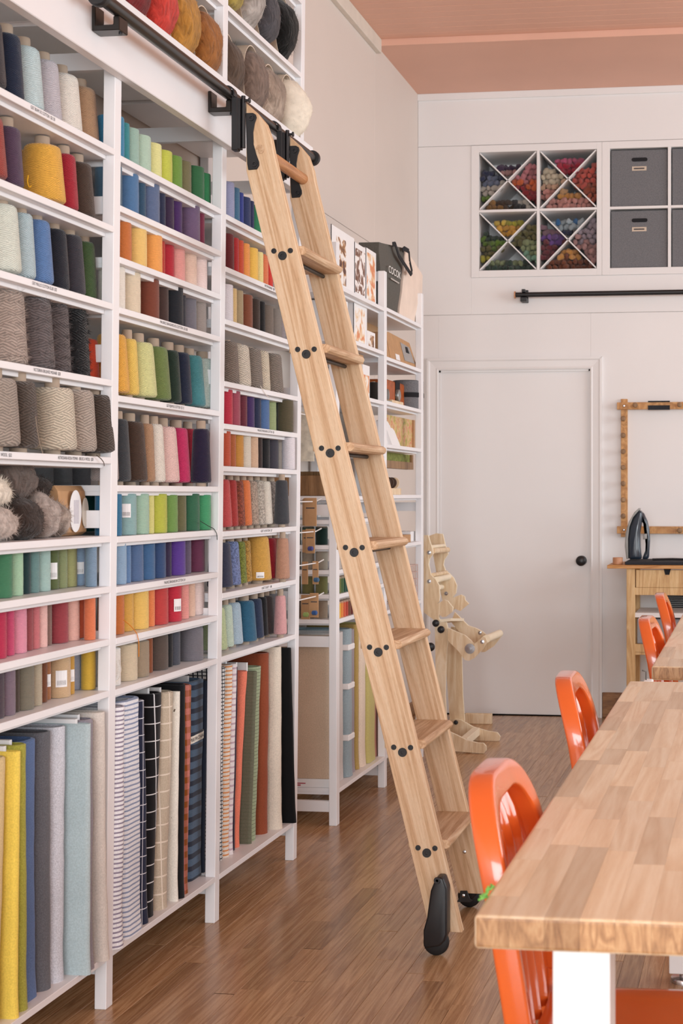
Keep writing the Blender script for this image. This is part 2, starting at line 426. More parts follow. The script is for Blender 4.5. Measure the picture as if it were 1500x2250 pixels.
struct(MB().box(-.872, XR, BY - .016, BY, 0, .147).box(WX, -1.93, BY - .016, BY, 0, .147).build('baseboard_back', M['oakbase'], bevel=.003))
# door
d = struct(MB().box(DX0, DX1, BY + .015, BY + .05, .006, DZ).build('door_1', M['door'], bevel=.002))
cs = [(0, 0), (.0, .012), (.008, .016), (.016, .012), (.05, .016), (.058, .022), (.07, .022), (.07, 0)]
def casing_v(x, sgn):
    return MB().prism(cs, lambda p: (x + sgn * p[0], BY - p[1], 0), lambda p: (x + sgn * p[0], BY - p[1], DZ + p[0]))
MBc = casing_v(DX0 + .002, -1); MBc.v += []; MBc.build('casing', M['door'], d)
casing_v(DX1 - .002, 1).build('casing', M['door'], d)
MB().prism(cs, lambda p: (DX0 - p[0], BY - p[1], DZ + p[0]), lambda p: (DX1 + p[0], BY - p[1], DZ + p[0])).build('casing', M['door'], d)
MB().box(DX0, DX0 + .012, BY + .002, BY + .016, 0, DZ).box(DX1 - .012, DX1, BY + .002, BY + .016, 0, DZ).box(DX0, DX1, BY + .002, BY + .016, DZ - .012, DZ).build('door_stop', M['door'], d)
kx = -.995
kb = MB().lathe([(.0, .0), (.028, 0), (.029, .004), (.012, .008), (.011, .03), (.022, .036), (.03, .048), (.029, .058), (.02, .066), (0.001, .067)], 24, 'Y')
kb.v = [(p[0] + kx, BY + .015 - p[1], p[2] + .912) for p in kb.v]
kb.build('door_knob', M['black'], d, smooth=True)

# ------------------------------------------------------------------ shelving along the left wall
LEAN = .0105
def XF(z): return -1.62 + LEAN * z
PY = [2.752, 3.498, 4.244, 5.006]; PT = .038; PD = .031
lean = lambda p: (p[0] + LEAN * p[2], p[1], p[2])
unit1 = thing('shelving_unit', (-1.78, 3.9, 0), 'tall white shelving of narrow posts and shelves filled with yarn cones along the left wall', 'shelving')
for yy in PY:
    MB().box(-1.651, -1.62, yy, yy + PT, 0, 3.35, lean).build('post', M['white'], unit1, bevel=.0015, seg=1)
    MB().box(-1.965, -1.934, yy, yy + PT, 0, 3.35).build('rear_post', M['white'], unit1, bevel=.0015, seg=1)
    for z0 in (2.375, 2.01, 1.635, 1.215, .91, .085):
        MB().box(-1.934, -1.651 + LEAN * z0, yy + .009, yy + .029, z0, z0 + .045).build('side_rail', M['white'], unit1, bevel=.001, seg=1)
SZ = [[2.172, 1.977, 1.782, 1.589, 1.394, 1.196, 1.069, .936, .806, .137],
      [2.164, 2.037, 1.906, 1.778, 1.553, 1.324, 1.193, 1.065, .934, .803, .141],
      [2.157, 1.997, 1.837, 1.647, 1.517, 1.387, 1.187, .998, .804, .139]]
for b in range(3):
    for z in SZ[b] + [2.53, 2.795, 3.055]:
        y0, y1 = PY[b] + PT, PY[b + 1]
        ob = MB().box(-1.96, XF(z), y0 + .0005, y1 - .0005, z - .0165, z)
        ob.box(-1.96, XF(z) - .022, y0 + .0005, y1 - .0005, z - .027, z - .0165)
        ob.build('shelf', M['white'], unit1, bevel=.001, seg=1)
MB().box(-1.5955, -1.567, 2.6, 5.068, 2.352, 2.545).build('beam', M['white'], unit1, bevel=.002, seg=1)
# printed price strips
for b, z, x0, x1, s in ((0, 2.172, 68, 121, 'GIST BEAM 3/2 COTTON  $21.50'), (0, 1.782, 71, 125, 'GIST MALLO COTTON SLUB  $32'), (0, 1.589, 74, 133, 'VICTORIAN BRUSHED MOHAIR  $28'),
                        (0, 1.394, 2, 26, 'WOOL  $32'), (0, 1.394, 128, 205, 'RETROSARIA ROSA POMAR - BRUSCA WOOL  $28'), (1, 1.778, 352, 412, 'MAURICE BRASSARD 8/2 COTTON  $13.50'),
                        (1, 1.553, 366, 404, 'GIST BEAM 8/2 COTTON  $7.12'), (1, 1.065, 361, 407, 'MAURICE BRASSARD 8/4 COTTON  $14'), (2, 1.997, 582, 603, 'RETROSARIA  $8'),
                        (2, 1.517, 566, 602, 'MAURICE BRASSARD COTTON  $8'), (2, 1.187, 573, 598, 'GIST LEVITON  $7'), (2, .998, 575, 597, 'GIST DUET  $8')):
    X = XF(z) + .0006; a = at_X(x0, 900, X).y; c = at_X(x1, 900, X).y
    text_on_X('price_text', s, X, a, c, z - .0125, .0085, M['ink'], unit1)

# ------------------------------------------------------------------ yarn cones
def yarn_meshes():
    d = {}
    # unit cones: height 1, radius 1 at the widest
    cone = [(.55, .0), (.93, .012), (1.0, .05), (.985, .12), (.80, .90), (.76, .96), (.66, .992), (.3, 1.0)]
    big = [(.5, .0), (.9, .015), (1.0, .06), (.99, .15), (.86, .90), (.80, .965), (.7, .992), (.3, 1.0)]
    cyl = [(.5, 0), (.95, .008), (1, .03), (1, .5), (.985, .97), (.95, .992), (.5, 1.0), (.3, .996)]
    def sub(prof):
        out = []
        for i in range(len(prof) - 1):
            (r0, z0), (r1, z1) = prof[i], prof[i + 1]; n = 5 if z1 - z0 > .3 else 1
            for k in range(n): out.append((r0 + (r1 - r0) * k / n, z0 + (z1 - z0) * k / n))
        return out + [prof[-1]]
    for nm, pr in (('cone', cone), ('big', big), ('cyl', cyl)):
        m = MB().lathe(sub(pr), 26)
        for i, p in enumerate(m.v):
            k = 1 + .012 * noise.noise(Vector((p[0] * 3, p[1] * 3, p[2] * 9)))
            m.v[i] = (p[0] * k, p[1] * k, p[2])
        d[nm] = m
    return d
YM = yarn_meshes(); YCACHE = {}
def ymesh(kind, r, h_, mat, fuzz=0):
    key = (kind, round(r, 3), round(h_, 3), mat, fuzz)
    if key not in YCACHE:
        m = MB(); src = YM[kind]; m.v = [(p[0] * r, p[1] * r, p[2] * h_) for p in src.v]; m.f = list(src.f)
        if fuzz: add_fuzz(m, fuzz, .012)
        me = m.mesh('yarn'); me.materials.append(M[mat]); me.polygons.foreach_set('use_smooth', [True] * len(me.polygons)); YCACHE[key] = me
    return YCACHE[key]
def add_fuzz(m, n, L):
    base = len(m.f); fs = [f for f in m.f if len(f) <= 4]
    for _ in range(n):
        f = random.choice(fs); ps = [Vector(m.v[i]) for i in f]
        wts = [random.random() for _ in ps]; sw = sum(wts); p = sum((q * w_ for q, w_ in zip(ps, wts)), Vector()) / sw
        nn = (ps[1] - ps[0]).cross(ps[-1] - ps[0])
        if nn.length < 1e-9: continue
        nn.normalize(); dr = (nn + Vector((random.gauss(0, .6), random.gauss(0, .6), random.gauss(0, .6)))).normalized()
        t_ = dr.orthogonal().normalized() * .0005; l = L * random.uniform(.4, 1.2)
        m.add([p + t_, p - t_, p + dr * l], [(0, 1, 2)])
TUBE = {}
def tubemesh(r, z0, z1):
    k = (round(r, 3), round(z0, 3), round(z1, 3))
    if k not in TUBE:
        me = MB().lathe([(r * .7, z1 - .006), (r * .82, z1), (r * .95, z1), (r, z1 - .004), (r * 1.12, z0), (r * .8, z0)], 18).mesh('tube', True); me.materials.append(M['tube']); TUBE[k] = me
    return TUBE[k]
ORD = ['top', 'second', 'third', 'fourth', 'fifth', 'sixth', 'seventh', 'eighth', 'ninth', 'tenth']
BAYN = ['nearest', 'middle', 'farthest']
used = set()
def uniq(lab):
    k = lab
    if k in used: raise RuntimeError('duplicate label ' + lab)
    used.add(k); return lab
CONES = {}
def place_row(bay, row, shelf, items, kind='cyl', xref=None, ytop=None, hgt=None, r=.033, front=.008, mat='yarn_fine', tube=None, noun='tube', protr=0):
    """items: (right edge px, colour name, hex[, options]); right silhouettes fix each place along the shelf"""
    base = SZ[bay][shelf]; xf = XF(base) - front
    if hgt is None:
        P = at_X(xref, ytop, xf - r); hgt = P.z - base - (.010 if tube else 0) - (.012 if tube else 0)
    placed = []; prev = None; lastpx = None; ppxs = []; names = [i[1] for i in items]; seen = {}
    for it in items:
        px, nm, hx = it[:3]; op = it[3] if len(it) > 3 else {}
        rr = op.get('r', r); hh = op.get('h', hgt); k = op.get('kind', kind)
        ok = None
        if lastpx is not None and lastpx < px:      # touching neighbours: the step between right edges is the diameter
            pitch = (px - lastpx) / ((1655 - px) / depth(xf - r, at_X(px, HOR, xf - r).y))
            rr = max(.62 * r, min(op.get('r', 1.13 * r), pitch * .495))
        opts = sorted([(st_ * 1.6 + (1 - q) * 12, st_, q) for st_ in range(0, 14) for q in (1, .93, .86, .8, .72, .64)]) + [(9, st_, q) for q in (.8, .7, .6, .5) for st_ in (-1, -2, -3)]
        best = 1e9
        for _c, step, shrink in opts:
            if _c >= best: continue
            X = xf - rr * shrink - step * .012 - op.get('back', 0)
            if X - rr * shrink < -1.93: continue
            Yc = at_X(px, HOR, X).y
            for _ in range(3):   # right tangent at px
                dd = depth(X, Yc); Yc = at_X(px - rr * shrink * .93 * F_PX / dd, HOR, X).y
            if Yc + rr * shrink > (PY[bay + 1] - .002 if X + rr * shrink > XF(base) - .033 else PY[bay + 1] + .05) and not protr: continue
            if all((X - a) ** 2 + (Yc - b) ** 2 > (rr * shrink + c) ** 2 * .985 for a, b, c in placed):
                dd = depth(X, Yc); cost = _c
                for (a, b, c), ppx in zip(placed, ppxs):      # never hide what already stands there
                    if dd < depth(a, b) and ppx < px and px - 2 * rr * shrink * .93 * F_PX / dd < ppx - 3: cost += 7
                if cost < best: best = cost; ok = (X, Yc, rr * shrink)
        if not ok: print('no room', bay, row, nm); continue
        placed.append(ok); X, Yc, rr = ok; lastpx = px; ppxs.append(px)
        tb = op.get('tube', tube); z0 = base + (.010 if tb else 0)
        nn = op.get('noun', noun)
        lab = f'{nm} yarn {nn}, {ORD[row]} row of the {BAYN[bay]} shelf bay'
        if names.count(nm) > 1:
            seen[nm] = seen.get(nm, 0) + 1; lab += ', right of ' + (prev or 'the frame edge')
        t = CONES[(bay, row, nm)] = thing('yarn_' + nn, (X, Yc, base), uniq(lab), 'yarn ' + nn, f'yarn in the {ORD[row]} row of the {BAYN[bay]} bay', rot=(0, 0, random.uniform(0, 6.28)), local=True)
        me = ymesh(k, round(rr * 2, 2) / 2 if 0 else round(rr, 3), hh * random.uniform(.985, 1.015), op.get('mat', mat), op.get('fuzz', 0))
        o = link('yarn', me, None, t); o.location.z = z0 - base; col(o, hx)
        if tb:
            o2 = link('tube', tubemesh(min(.017, rr * .42), 0, hh + .032), None, t)
        elif op.get('core', 1):
            o2 = link('tube', tubemesh(rr * .42, hh - .01, hh + .003), None, t)
        if op.get('tag'):
            # paper label wrapped on the side facing the aisle
            g = MB(); n = 5; da = .017 / rr; zc = hh * op.get('tz', .45); th = op.get('th', .03)
            ca = math.atan2(-Yc * .55, -X)           # outward direction towards the aisle
            vs = []; rz = t.rotation_euler.z
            for q in range(n):
                a = ca - rz + op.get('ta', 0) + (q / (n - 1) - .5) * da * 1.6
                for zz in (zc - th / 2, zc + th / 2): vs.append(((rr + .0012) * math.cos(a), (rr + .0012) * math.sin(a), zz))
            g.add(vs, [(2 * q, 2 * q + 2, 2 * q + 3, 2 * q + 1) for q in range(n - 1)])
            lb = g.build('paper_label', M['card_white'], t)
            vs = []; fs = []
            for q in range(7):
                a = ca - rz + op.get('ta', 0) + (q / 6 - .5) * da * 1.1
                for aa in (a - .012, a + .012):
                    for zz in (zc - th * .38, zc - th * .1): vs.append(((rr + .0018) * math.cos(aa), (rr + .0018) * math.sin(aa), zz))
                b0 = 4 * q; fs.append((b0, b0 + 2, b0 + 3, b0 + 1))
            MB().add(vs, fs).build('barcode', M['ink'], lb if 0 else t)
        prev = nm
def T(**k): return k
# bay 1 ------------------------------------------------------------
place_row(0, 0, 0, [(8, 'charcoal brown', '#3b3236'), (48, 'navy', '#1c2842'), (92, 'pale ice blue', '#c6dbde'), (132, 'lilac grey', '#cac3cb'), (176, 'cream', '#efe6da'), (214, 'tan', '#b98f69')],
          'cone', 150, 148, r=.046, mat='yarn', tube=1, noun='cone')
place_row(0, 1, 1, [(10, 'brick red', '#a4392b'), (48, 'dusky purple', '#58405a'), (139, 'golden yellow', '#efb01c'), (169, 'crimson', '#b00d2c'), (205, 'dark brown', '#4a372b'), (61, 'deep mustard', '#dc9c16', T(back=.09, r=.04))],
          'cone', 98, 310, r=.047, mat='yarn', tube=1, noun='cone')
place_row(0, 2, 2, [(42, 'milky mint', '#dde4d6'), (75, 'pale blue', '#b6ced6'), (114, 'cornflower blue', '#5a83bb'), (149, 'ink black', '#22242f'), (184, 'charcoal', '#38353e'), (211, 'forest green', '#486338', T(r=.036))],
          'cone', 60, 464, r=.046, mat='yarn', tube=1, noun='cone')
place_row(0, 3, 3, [(54, 'fuzzy beige mohair', '#b9a598', T(fuzz=2600)), (113, 'fuzzy grey brown mohair', '#6c6161', T(fuzz=2600)), (151, 'fuzzy taupe mohair', '#675c5c', T(fuzz=2600)), (193, 'fuzzy black mohair', '#121216', T(fuzz=2600)), (216, 'shiny orange red', '#d9451a', T(r=.030, h=.105, fuzz=0, mat='yarn_fine', noun='spool'))],
          'big', 60, 640, hgt=.168, r=.058, mat='yarn_wool', noun='cone')
place_row(0, 4, 4, [(38, 'greige wool', '#ab9c8e'), (80, 'dark taupe wool', '#5e5249'), (163, 'cream wool', '#dbceb6', T(r=.056)), (207, 'oatmeal wool', '#baab9d'), (247, 'dark brown wool', '#51443b')],
          'big', 110, 838, r=.055, front=-.028, mat='yarn_wool', tube=1, noun='cone', protr=1)
place_row(0, 6, 6, [(25, 'leaf green', '#3f8059'), (48, 'light green', '#a8d0ab'), (65, 'dark teal', '#1f3d40'), (84, 'grey teal', '#6a908d'), (108, 'pale teal', '#a5c4bc'), (127, 'olive', '#5f6c3e', T(tag=1, th=.04)), (146, 'sage', '#8a9464'), (167, 'khaki', '#a8a96c'), (187, 'light blue', '#8fabc9', T(tag=1)), (212, 'slate blue', '#7e98b1')],
          'cyl', 120, 1205, r=.0255, front=.035)
place_row(0, 7, 7, [(12, 'crimson rose', '#c01a49'), (30, 'magenta rose', '#d0416e'), (56, 'bubblegum pink', '#e78fa6'), (71, 'brick', '#a04a4f'), (86, 'rose', '#cf6f74'), (102, 'blush', '#eebab1'), (112, 'cocoa', '#8a6a5f'), (147, 'dark red', '#a33a43'), (172, 'peach', '#e7b0a0'), (186, 'orange', '#de5a2a'), (209, 'light orange', '#e87a46')],
          'cyl', 120, 1322, r=.0255, front=.035)
place_row(0, 8, 8, [(7, 'dark plum', '#4d3e48'), (31, 'mauve', '#7f6b79'), (41, 'umber', '#4c3f35', T(r=.024)), (72, 'olive taupe', '#7d7563'), (90, 'sand', '#b8a98f'), (102, 'chestnut', '#7a4526'), (110, 'caramel', '#a8693a', T(tag=1, r=.022)), (152, 'tan', '#d0ac80', T(tag=1, th=.04)), (162, 'ochre', '#d09a2a', T(r=.026, tag=1)), (176, 'powder blue', '#b4c0da', T(back=.05, tag=0)), (209, 'yellow', '#e2b514')],
          'cyl', 135, 1438, r=.0255, front=.03)
# bay 2 ------------------------------------------------------------
place_row(1, 0, 0, [(270, 'cerulean', '#2d8ab6'), (283, 'teal', '#2e8f97', T(r=.03)), (303, 'grey green', '#9dc0b1'), (329, 'mint', '#b5d1bb'), (352, 'lemon', '#eae693'), (376, 'lime', '#ccd238'), (398, 'grass green', '#75a13a'), (418, 'khaki brown', '#7d7650'), (446, 'dark green', '#2e6b40'), (461, 'emerald', '#2b8b54', T(r=.03))],
          'cyl', 340, 314, r=.034, front=.015)
place_row(1, 1, 1, [(265, 'steel blue', '#4e7088'), (302, 'denim blue', '#4c7aa9'), (318, 'petrol', '#2d526f'), (348, 'slate violet', '#5b6d91'), (362, 'midnight', '#2a3250'), (380, 'aubergine', '#3c2948'), (398, 'purple', '#4b2967'), (437, 'mauve', '#71597b'), (448, 'burgundy', '#7b2140', T(r=.03))],
          'cyl', 285, 387, r=.034, front=.015)
place_row(1, 2, 2, [(286, 'burnt orange', '#d07120'), (320, 'butter yellow', '#f1c567'), (354, 'apricot orange', '#f2a03e'), (361, 'vermilion', '#c93b26', T(r=.03)), (381, 'crimson', '#c2162f'), (404, 'salmon', '#f1a198'), (430, 'pale peach', '#f1ceb9'), (453, 'blush white', '#f4dad4')],
          'cyl', 300, 506, r=.034, front=.015)
place_row(1, 3, 3, [(272, 'ivory', '#f0e9dd'), (306, 'beige', '#e2cfb2'), (347, 'red brown', '#7d3c27'), (368, 'dark brown', '#4a342f'), (400, 'black', '#20232a'), (407, 'graphite', '#3b3b44', T(r=.03)), (429, 'grey', '#79757f'), (451, 'taupe', '#9b8d85')],
          'cyl', 290, 602, r=.034, front=.015)
place_row(1, 4, 4, [(281, 'golden', '#f1ae1e'), (303, 'yellow', '#f5cd4f'), (341, 'pistachio', '#d9d98f'), (372, 'olive green', '#748a46'), (396, 'bottle green', '#22382b'), (420, 'navy', '#1e2841'), (448, 'teal', '#3e8c93'), (474, 'pale mint', '#d4e6de')],
          'cone', 310, 742, r=.046, front=0, mat='yarn', tube=1, noun='cone', protr=1)
place_row(1, 5, 5, [(258, 'greige', '#a89a96', T(r=.035)), (285, 'charcoal', '#3d4045'), (320, 'chocolate', '#493427'), (339, 'tan', '#b98d68'), (361, 'ivory', '#f0e6d8'), (391, 'pale pink', '#f5cac2'), (416, 'magenta', '#da1a68'), (434, 'red', '#b20d30'), (462, 'dark violet', '#2b2341')],
          'cone', 372, 927, r=.044, mat='yarn', tube=1, noun='cone')
place_row(1, 6, 6, [(265, 'sea blue', '#2677a1'), (297, 'grey aqua', '#8ab1b1', T(tag=1, th=.036, tz=.6)), (325, 'sage mint', '#9fc1a9'), (337, 'pale yellow', '#e2dc7e', T(r=.03)), (364, 'lime', '#b9be2c'), (388, 'moss green', '#709b46'), (407, 'olive brown', '#6f6c47'), (436, 'dark green', '#2e6a4b'), (461, 'jade', '#3a9d67')],
          'cyl', 280, 1084, hgt=.108, r=.034, front=.01)
place_row(1, 7, 7, [(275, 'sky blue', '#8fb1d1'), (286, 'mid blue', '#5e86b5', T(r=.03)), (312, 'slate blue', '#53709b'), (338, 'denim blue', '#3d6a99'), (362, 'navy blue', '#324f7d'), (375, 'aubergine', '#3c2f50', T(r=.03)), (405, 'violet', '#5e389a'), (418, 'grey mauve', '#6a5c75', T(r=.03)), (448, 'plum', '#6e3150')],
          'cyl', 300, 1190, hgt=.108, r=.034, front=.02)
place_row(1, 8, 8, [(270, 'amber', '#d2711e'), (291, 'ochre', '#e1a936'), (324, 'butter yellow', '#f2c456'), (338, 'orange', '#f1843e', T(r=.03)), (367, 'red', '#c93937'), (397, 'crimson', '#ce1637', T(tag=1, th=.036, ta=.5)), (413, 'salmon', '#f19b91', T(r=.03)), (427, 'peach', '#f0c6ad', T(r=.03)), (446, 'blush white', '#f6ded9')],
          'cyl', 300, 1285, hgt=.108, r=.034, front=.025)
place_row(1, 9, 9, [(262, 'white', '#f0ece6'), (299, 'beige', '#d9c5a5'), (325, 'taupe', '#a18d73'), (334, 'rust', '#954f26', T(r=.03)), (367, 'dark taupe', '#5f5048'), (378, 'black', '#232326', T(r=.03)), (394, 'blue grey', '#50525d', T(r=.03)), (444, 'pewter', '#7d7981', T(r=.036))],
          'cyl', 300, 1395, hgt=.098, r=.034, front=.025)
# bay 3 ------------------------------------------------------------
place_row(2, 0, 0, [(513, 'lilac', '#a0a6cd'), (525, 'teal blue', '#487a9d'), (534, 'royal blue', '#38489f', T(r=.03)), (549, 'navy', '#323e6b'), (557, 'dark indigo', '#2e3560', T(r=.03)), (574, 'green', '#2d8b5c')], 'cyl', 520, 385, hgt=.118, r=.034, front=.015)
place_row(2, 1, 1, [(512, 'maroon', '#6c1f23'), (523, 'red', '#ba1a1f'), (534, 'orange red', '#d2471a'), (547, 'orange', '#f29836'), (565, 'yellow', '#f5c139'), (577, 'pale yellow', '#f3df8f'), (588, 'coral', '#e97948'), (598, 'scarlet', '#da2e1e')], 'cyl', 550, 521, hgt=.118, r=.034, front=.015)
place_row(2, 2, 2, [(510, 'lilac white', '#e6dfe5'), (519, 'straw', '#ddb977', T(r=.03)), (533, 'khaki', '#a9936d'), (553, 'red brown', '#834427'), (569, 'dark brown', '#3f2e26'), (581, 'black', '#19181a'), (599, 'grey brown', '#7a6c61'), (617, 'stone grey', '#8a8078'), (630, 'pale lilac', '#d5cfd6')], 'cyl', 550, 632, hgt=.118, r=.034, front=.015)
place_row(2, 3, 3, [(523, 'taupe wool', '#8d7c6f'), (549, 'cream wool', '#e7d9c5'), (575, 'heather brown wool', '#8b7c70'), (592, 'ivory wool', '#e9d8be', T(r=.04)), (620, 'heather grey wool', '#8f8175')], 'big', 560, 745, hgt=.138, r=.046, front=.012, mat='yarn_wool', noun='cone')
place_row(2, 4, 4, [(509, 'crimson', '#c61a3b'), (526, 'dusty rose', '#a54458'), (541, 'maroon', '#6f2537'), (557, 'purple', '#442961'), (572, 'navy', '#262e4c'), (590, 'blue', '#4d6fa1'), (605, 'sage', '#a0af78'), (611, 'dark green', '#2a4236', T(r=.028)), (643, 'olive brown', '#5f563f', T(r=.04))], 'cyl', 560, 863, hgt=.112, r=.034, front=.015)
place_row(2, 5, 5, [(505, 'brick red', '#ca4f2a', T(r=.03)), (517, 'rust', '#b8602a'), (533, 'ochre', '#cb8b24'), (549, 'oatmeal', '#d9ccb9'), (565, 'tan', '#d0a989'), (575, 'dark brown', '#3c2c28', T(r=.03)), (591, 'black', '#19191c'), (610, 'charcoal', '#423f4a'), (623, 'greige', '#b9aca1'), (647, 'lilac white', '#e9e3ea')], 'cyl', 560, 955, hgt=.112, r=.034, front=.015)
place_row(2, 6, 6, [(508, 'coral red', '#d24747'), (522, 'dark red', '#b8302c'), (537, 'speckled rust', '#a04a30', T(mat='yarn_speck')), (552, 'orange', '#ec7a32'), (567, 'speckled oatmeal', '#bda693', T(mat='yarn_speck')), (582, 'speckled stone', '#c9beb0', T(mat='yarn_speck')), (598, 'cream', '#ece0d0'), (617, 'speckled taupe', '#a3938a', T(mat='yarn_speck')), (634, 'charcoal', '#484a50')], 'cone', 560, 1050, hgt=.150, r=.038, front=.015, mat='yarn', tube=1, noun='cone')
place_row(2, 7, 7, [(509, 'navy grey', '#3f445d'), (527, 'periwinkle', '#7f93ca', T(mat='yarn_speck')), (541, 'olive green', '#8b952d', T(mat='yarn_speck')), (552, 'gold', '#d09b36', T(r=.034, mat='yarn_speck')), (594, 'large honey gold', '#e1a735', T(r=.05, tag=1, tz=.2, th=.02, h=.15)), (608, 'red', '#ba162f'), (619, 'russet', '#a94f3a', T(r=.034)), (635, 'rosy tan', '#ca9578')], 'cone', 560, 1170, hgt=.140, r=.04, front=.015, mat='yarn', tube=1, noun='cone')
place_row(2, 8, 8, [(497, 'pale lime', '#c5d7a0'), (512, 'milky mint', '#c9ddc9'), (532, 'pale blue', '#b0c8da'), (562, 'deep teal', '#2a6889', T(r=.044)), (578, 'navy', '#2d3b58'), (588, 'black', '#1a1a1e', T(r=.034)), (602, 'dark grey brown', '#544848'), (614, 'grey', '#797579'), (629, 'pink', '#eaaaaa')], 'cone', 560, 1300, hgt=.135, r=.04, front=.02, mat='yarn', tube=1, noun='cone')

M['thread'] = (lambda t: t.out(objcol(t), .9))(NT('loose_thread'))
def tail(key, pts, hx, X=None, r=.0011):
    t = CONES[key]; base = t.location.z; Xf = XF(base) + .003 if X is None else X
    mi = (Matrix.Translation(t.location) @ Matrix.Rotation(t.rotation_euler.z, 4, 'Z')).inverted()
    P = [at_X(x, y, Xf) for x, y in pts]; q = []
    for i in range(len(P) - 1):
        for k in range(4): q.append(P[i].lerp(P[i + 1], k / 4))
    q.append(P[-1]); q = [q[0]] + [(q[i - 1] + q[i] * 2 + q[i + 1]) / 4 for i in range(1, len(q) - 1)] + [q[-1]]
    o = MB().tube([mi @ p for p in q], r, 6).build('loose_thread', M['thread'], t, smooth=True); col(o, hx, 1)
tail((1, 8, 'ochre'), [(271, 1362), (288, 1376), (301, 1392), (305, 1412), (305, 1443)], '#d8801c')
tail((1, 6, 'dark green'), [(440, 1145), (458, 1156), (470, 1162), (476, 1172), (477, 1186)], '#2b3a34')
tail((0, 4, 'dark brown wool'), [(212, 1000), (222, 1008), (228, 1016), (229, 1024)], '#51443b', -1.595)
tail((0, 4, 'dark taupe wool'), [(78, 915), (82, 945), (87, 975), (94, 996)], '#8a7a6a', -1.578)
tail((2, 3, 'heather brown wool'), [(572, 848), (578, 858), (584, 868), (592, 874)], '#e6ddd0')
tail((1, 9, 'white'), [(262, 1450), (266, 1470), (262, 1492), (252, 1500)], '#ece6dc', -1.63)
tail((0, 1, 'golden yellow'), [(62, 385), (60, 400), (64, 412), (69, 408)], '#e2a818', -1.614)
# ------------------------------------------------------------------ fabric bolts
def bolt_mesh(T, D, H, leanY, leanX=0, seed=0, wav=.002):
    """front rounded edge at x=0 (facing +X), right side y=0, standing on z=0; leanY shifts the top along Y"""
    n = 6; pts = []; r = min(T * .5, .030)
    def arc(cx, cy, a0, a1):
        for i in range(n + 1):
            a = a0 + (a1 - a0) * i / n; pts.append((cx + r * math.cos(a), cy + r * math.sin(a)))
    arc(-r, -r, 0, math.pi / 2); arc(-D + r, -r, math.pi / 2, math.pi); arc(-D + r, -T + r, math.pi, 1.5 * math.pi); arc(-r, -T + r, -math.pi / 2, 0)
    rings = 26; m = MB(); N = len(pts); vs = []
    for j in range(rings + 1):
        t = j / rings; z = H * t
        for i, (x, y) in enumerate(pts):
            k = noise.noise(Vector((x * 9 + seed, y * 9, z * 4.5))) * wav * 1.6 + noise.noise(Vector((x * 30 + seed, y * 30, z * 22))) * wav * .7
            fl = max(0, .06 - z) * .05
            vs.append((x + (k if x > -r else 0) + fl + leanX * t, y + k * .3 + leanY * t, z + (.004 * noise.noise(Vector((x * 20 + seed, y * 20, t * 3))) if j == rings else 0)))
    fs = [(j * N + i, j * N + (i + 1) % N, (j + 1) * N + (i + 1) % N, (j + 1) * N + i) for j in range(rings) for i in range(N)]
    m.add(vs, fs); m.f.append(tuple(reversed(range(N))))
    # rolled layers on the top end: inner loops stepped down
    b0 = rings * N; prev = [b0 + i for i in range(N)]; c = (-D / 2, -T / 2)
    for s_, dz in ((.86, .002), (.80, -.004), (.66, -.002), (.58, -.008), (.3, -.006)):
        cur = []
        for i in range(N):
            p = m.v[b0 + i]; cx, cy = c[0] + leanX, c[1] + leanY
            inset = (1 - s_) * T * .5
            x = p[0] + (-inset if p[0] > cx else inset); y = p[1] + (-inset if p[1] > cy else inset)
            m.v.append((x, y, H + dz)); cur.append(len(m.v) - 1)
        m.f += [(prev[i], prev[(i + 1) % N], cur[(i + 1) % N], cur[i]) for i in range(N)]; prev = cur
    m.f.append(tuple(prev)); return m
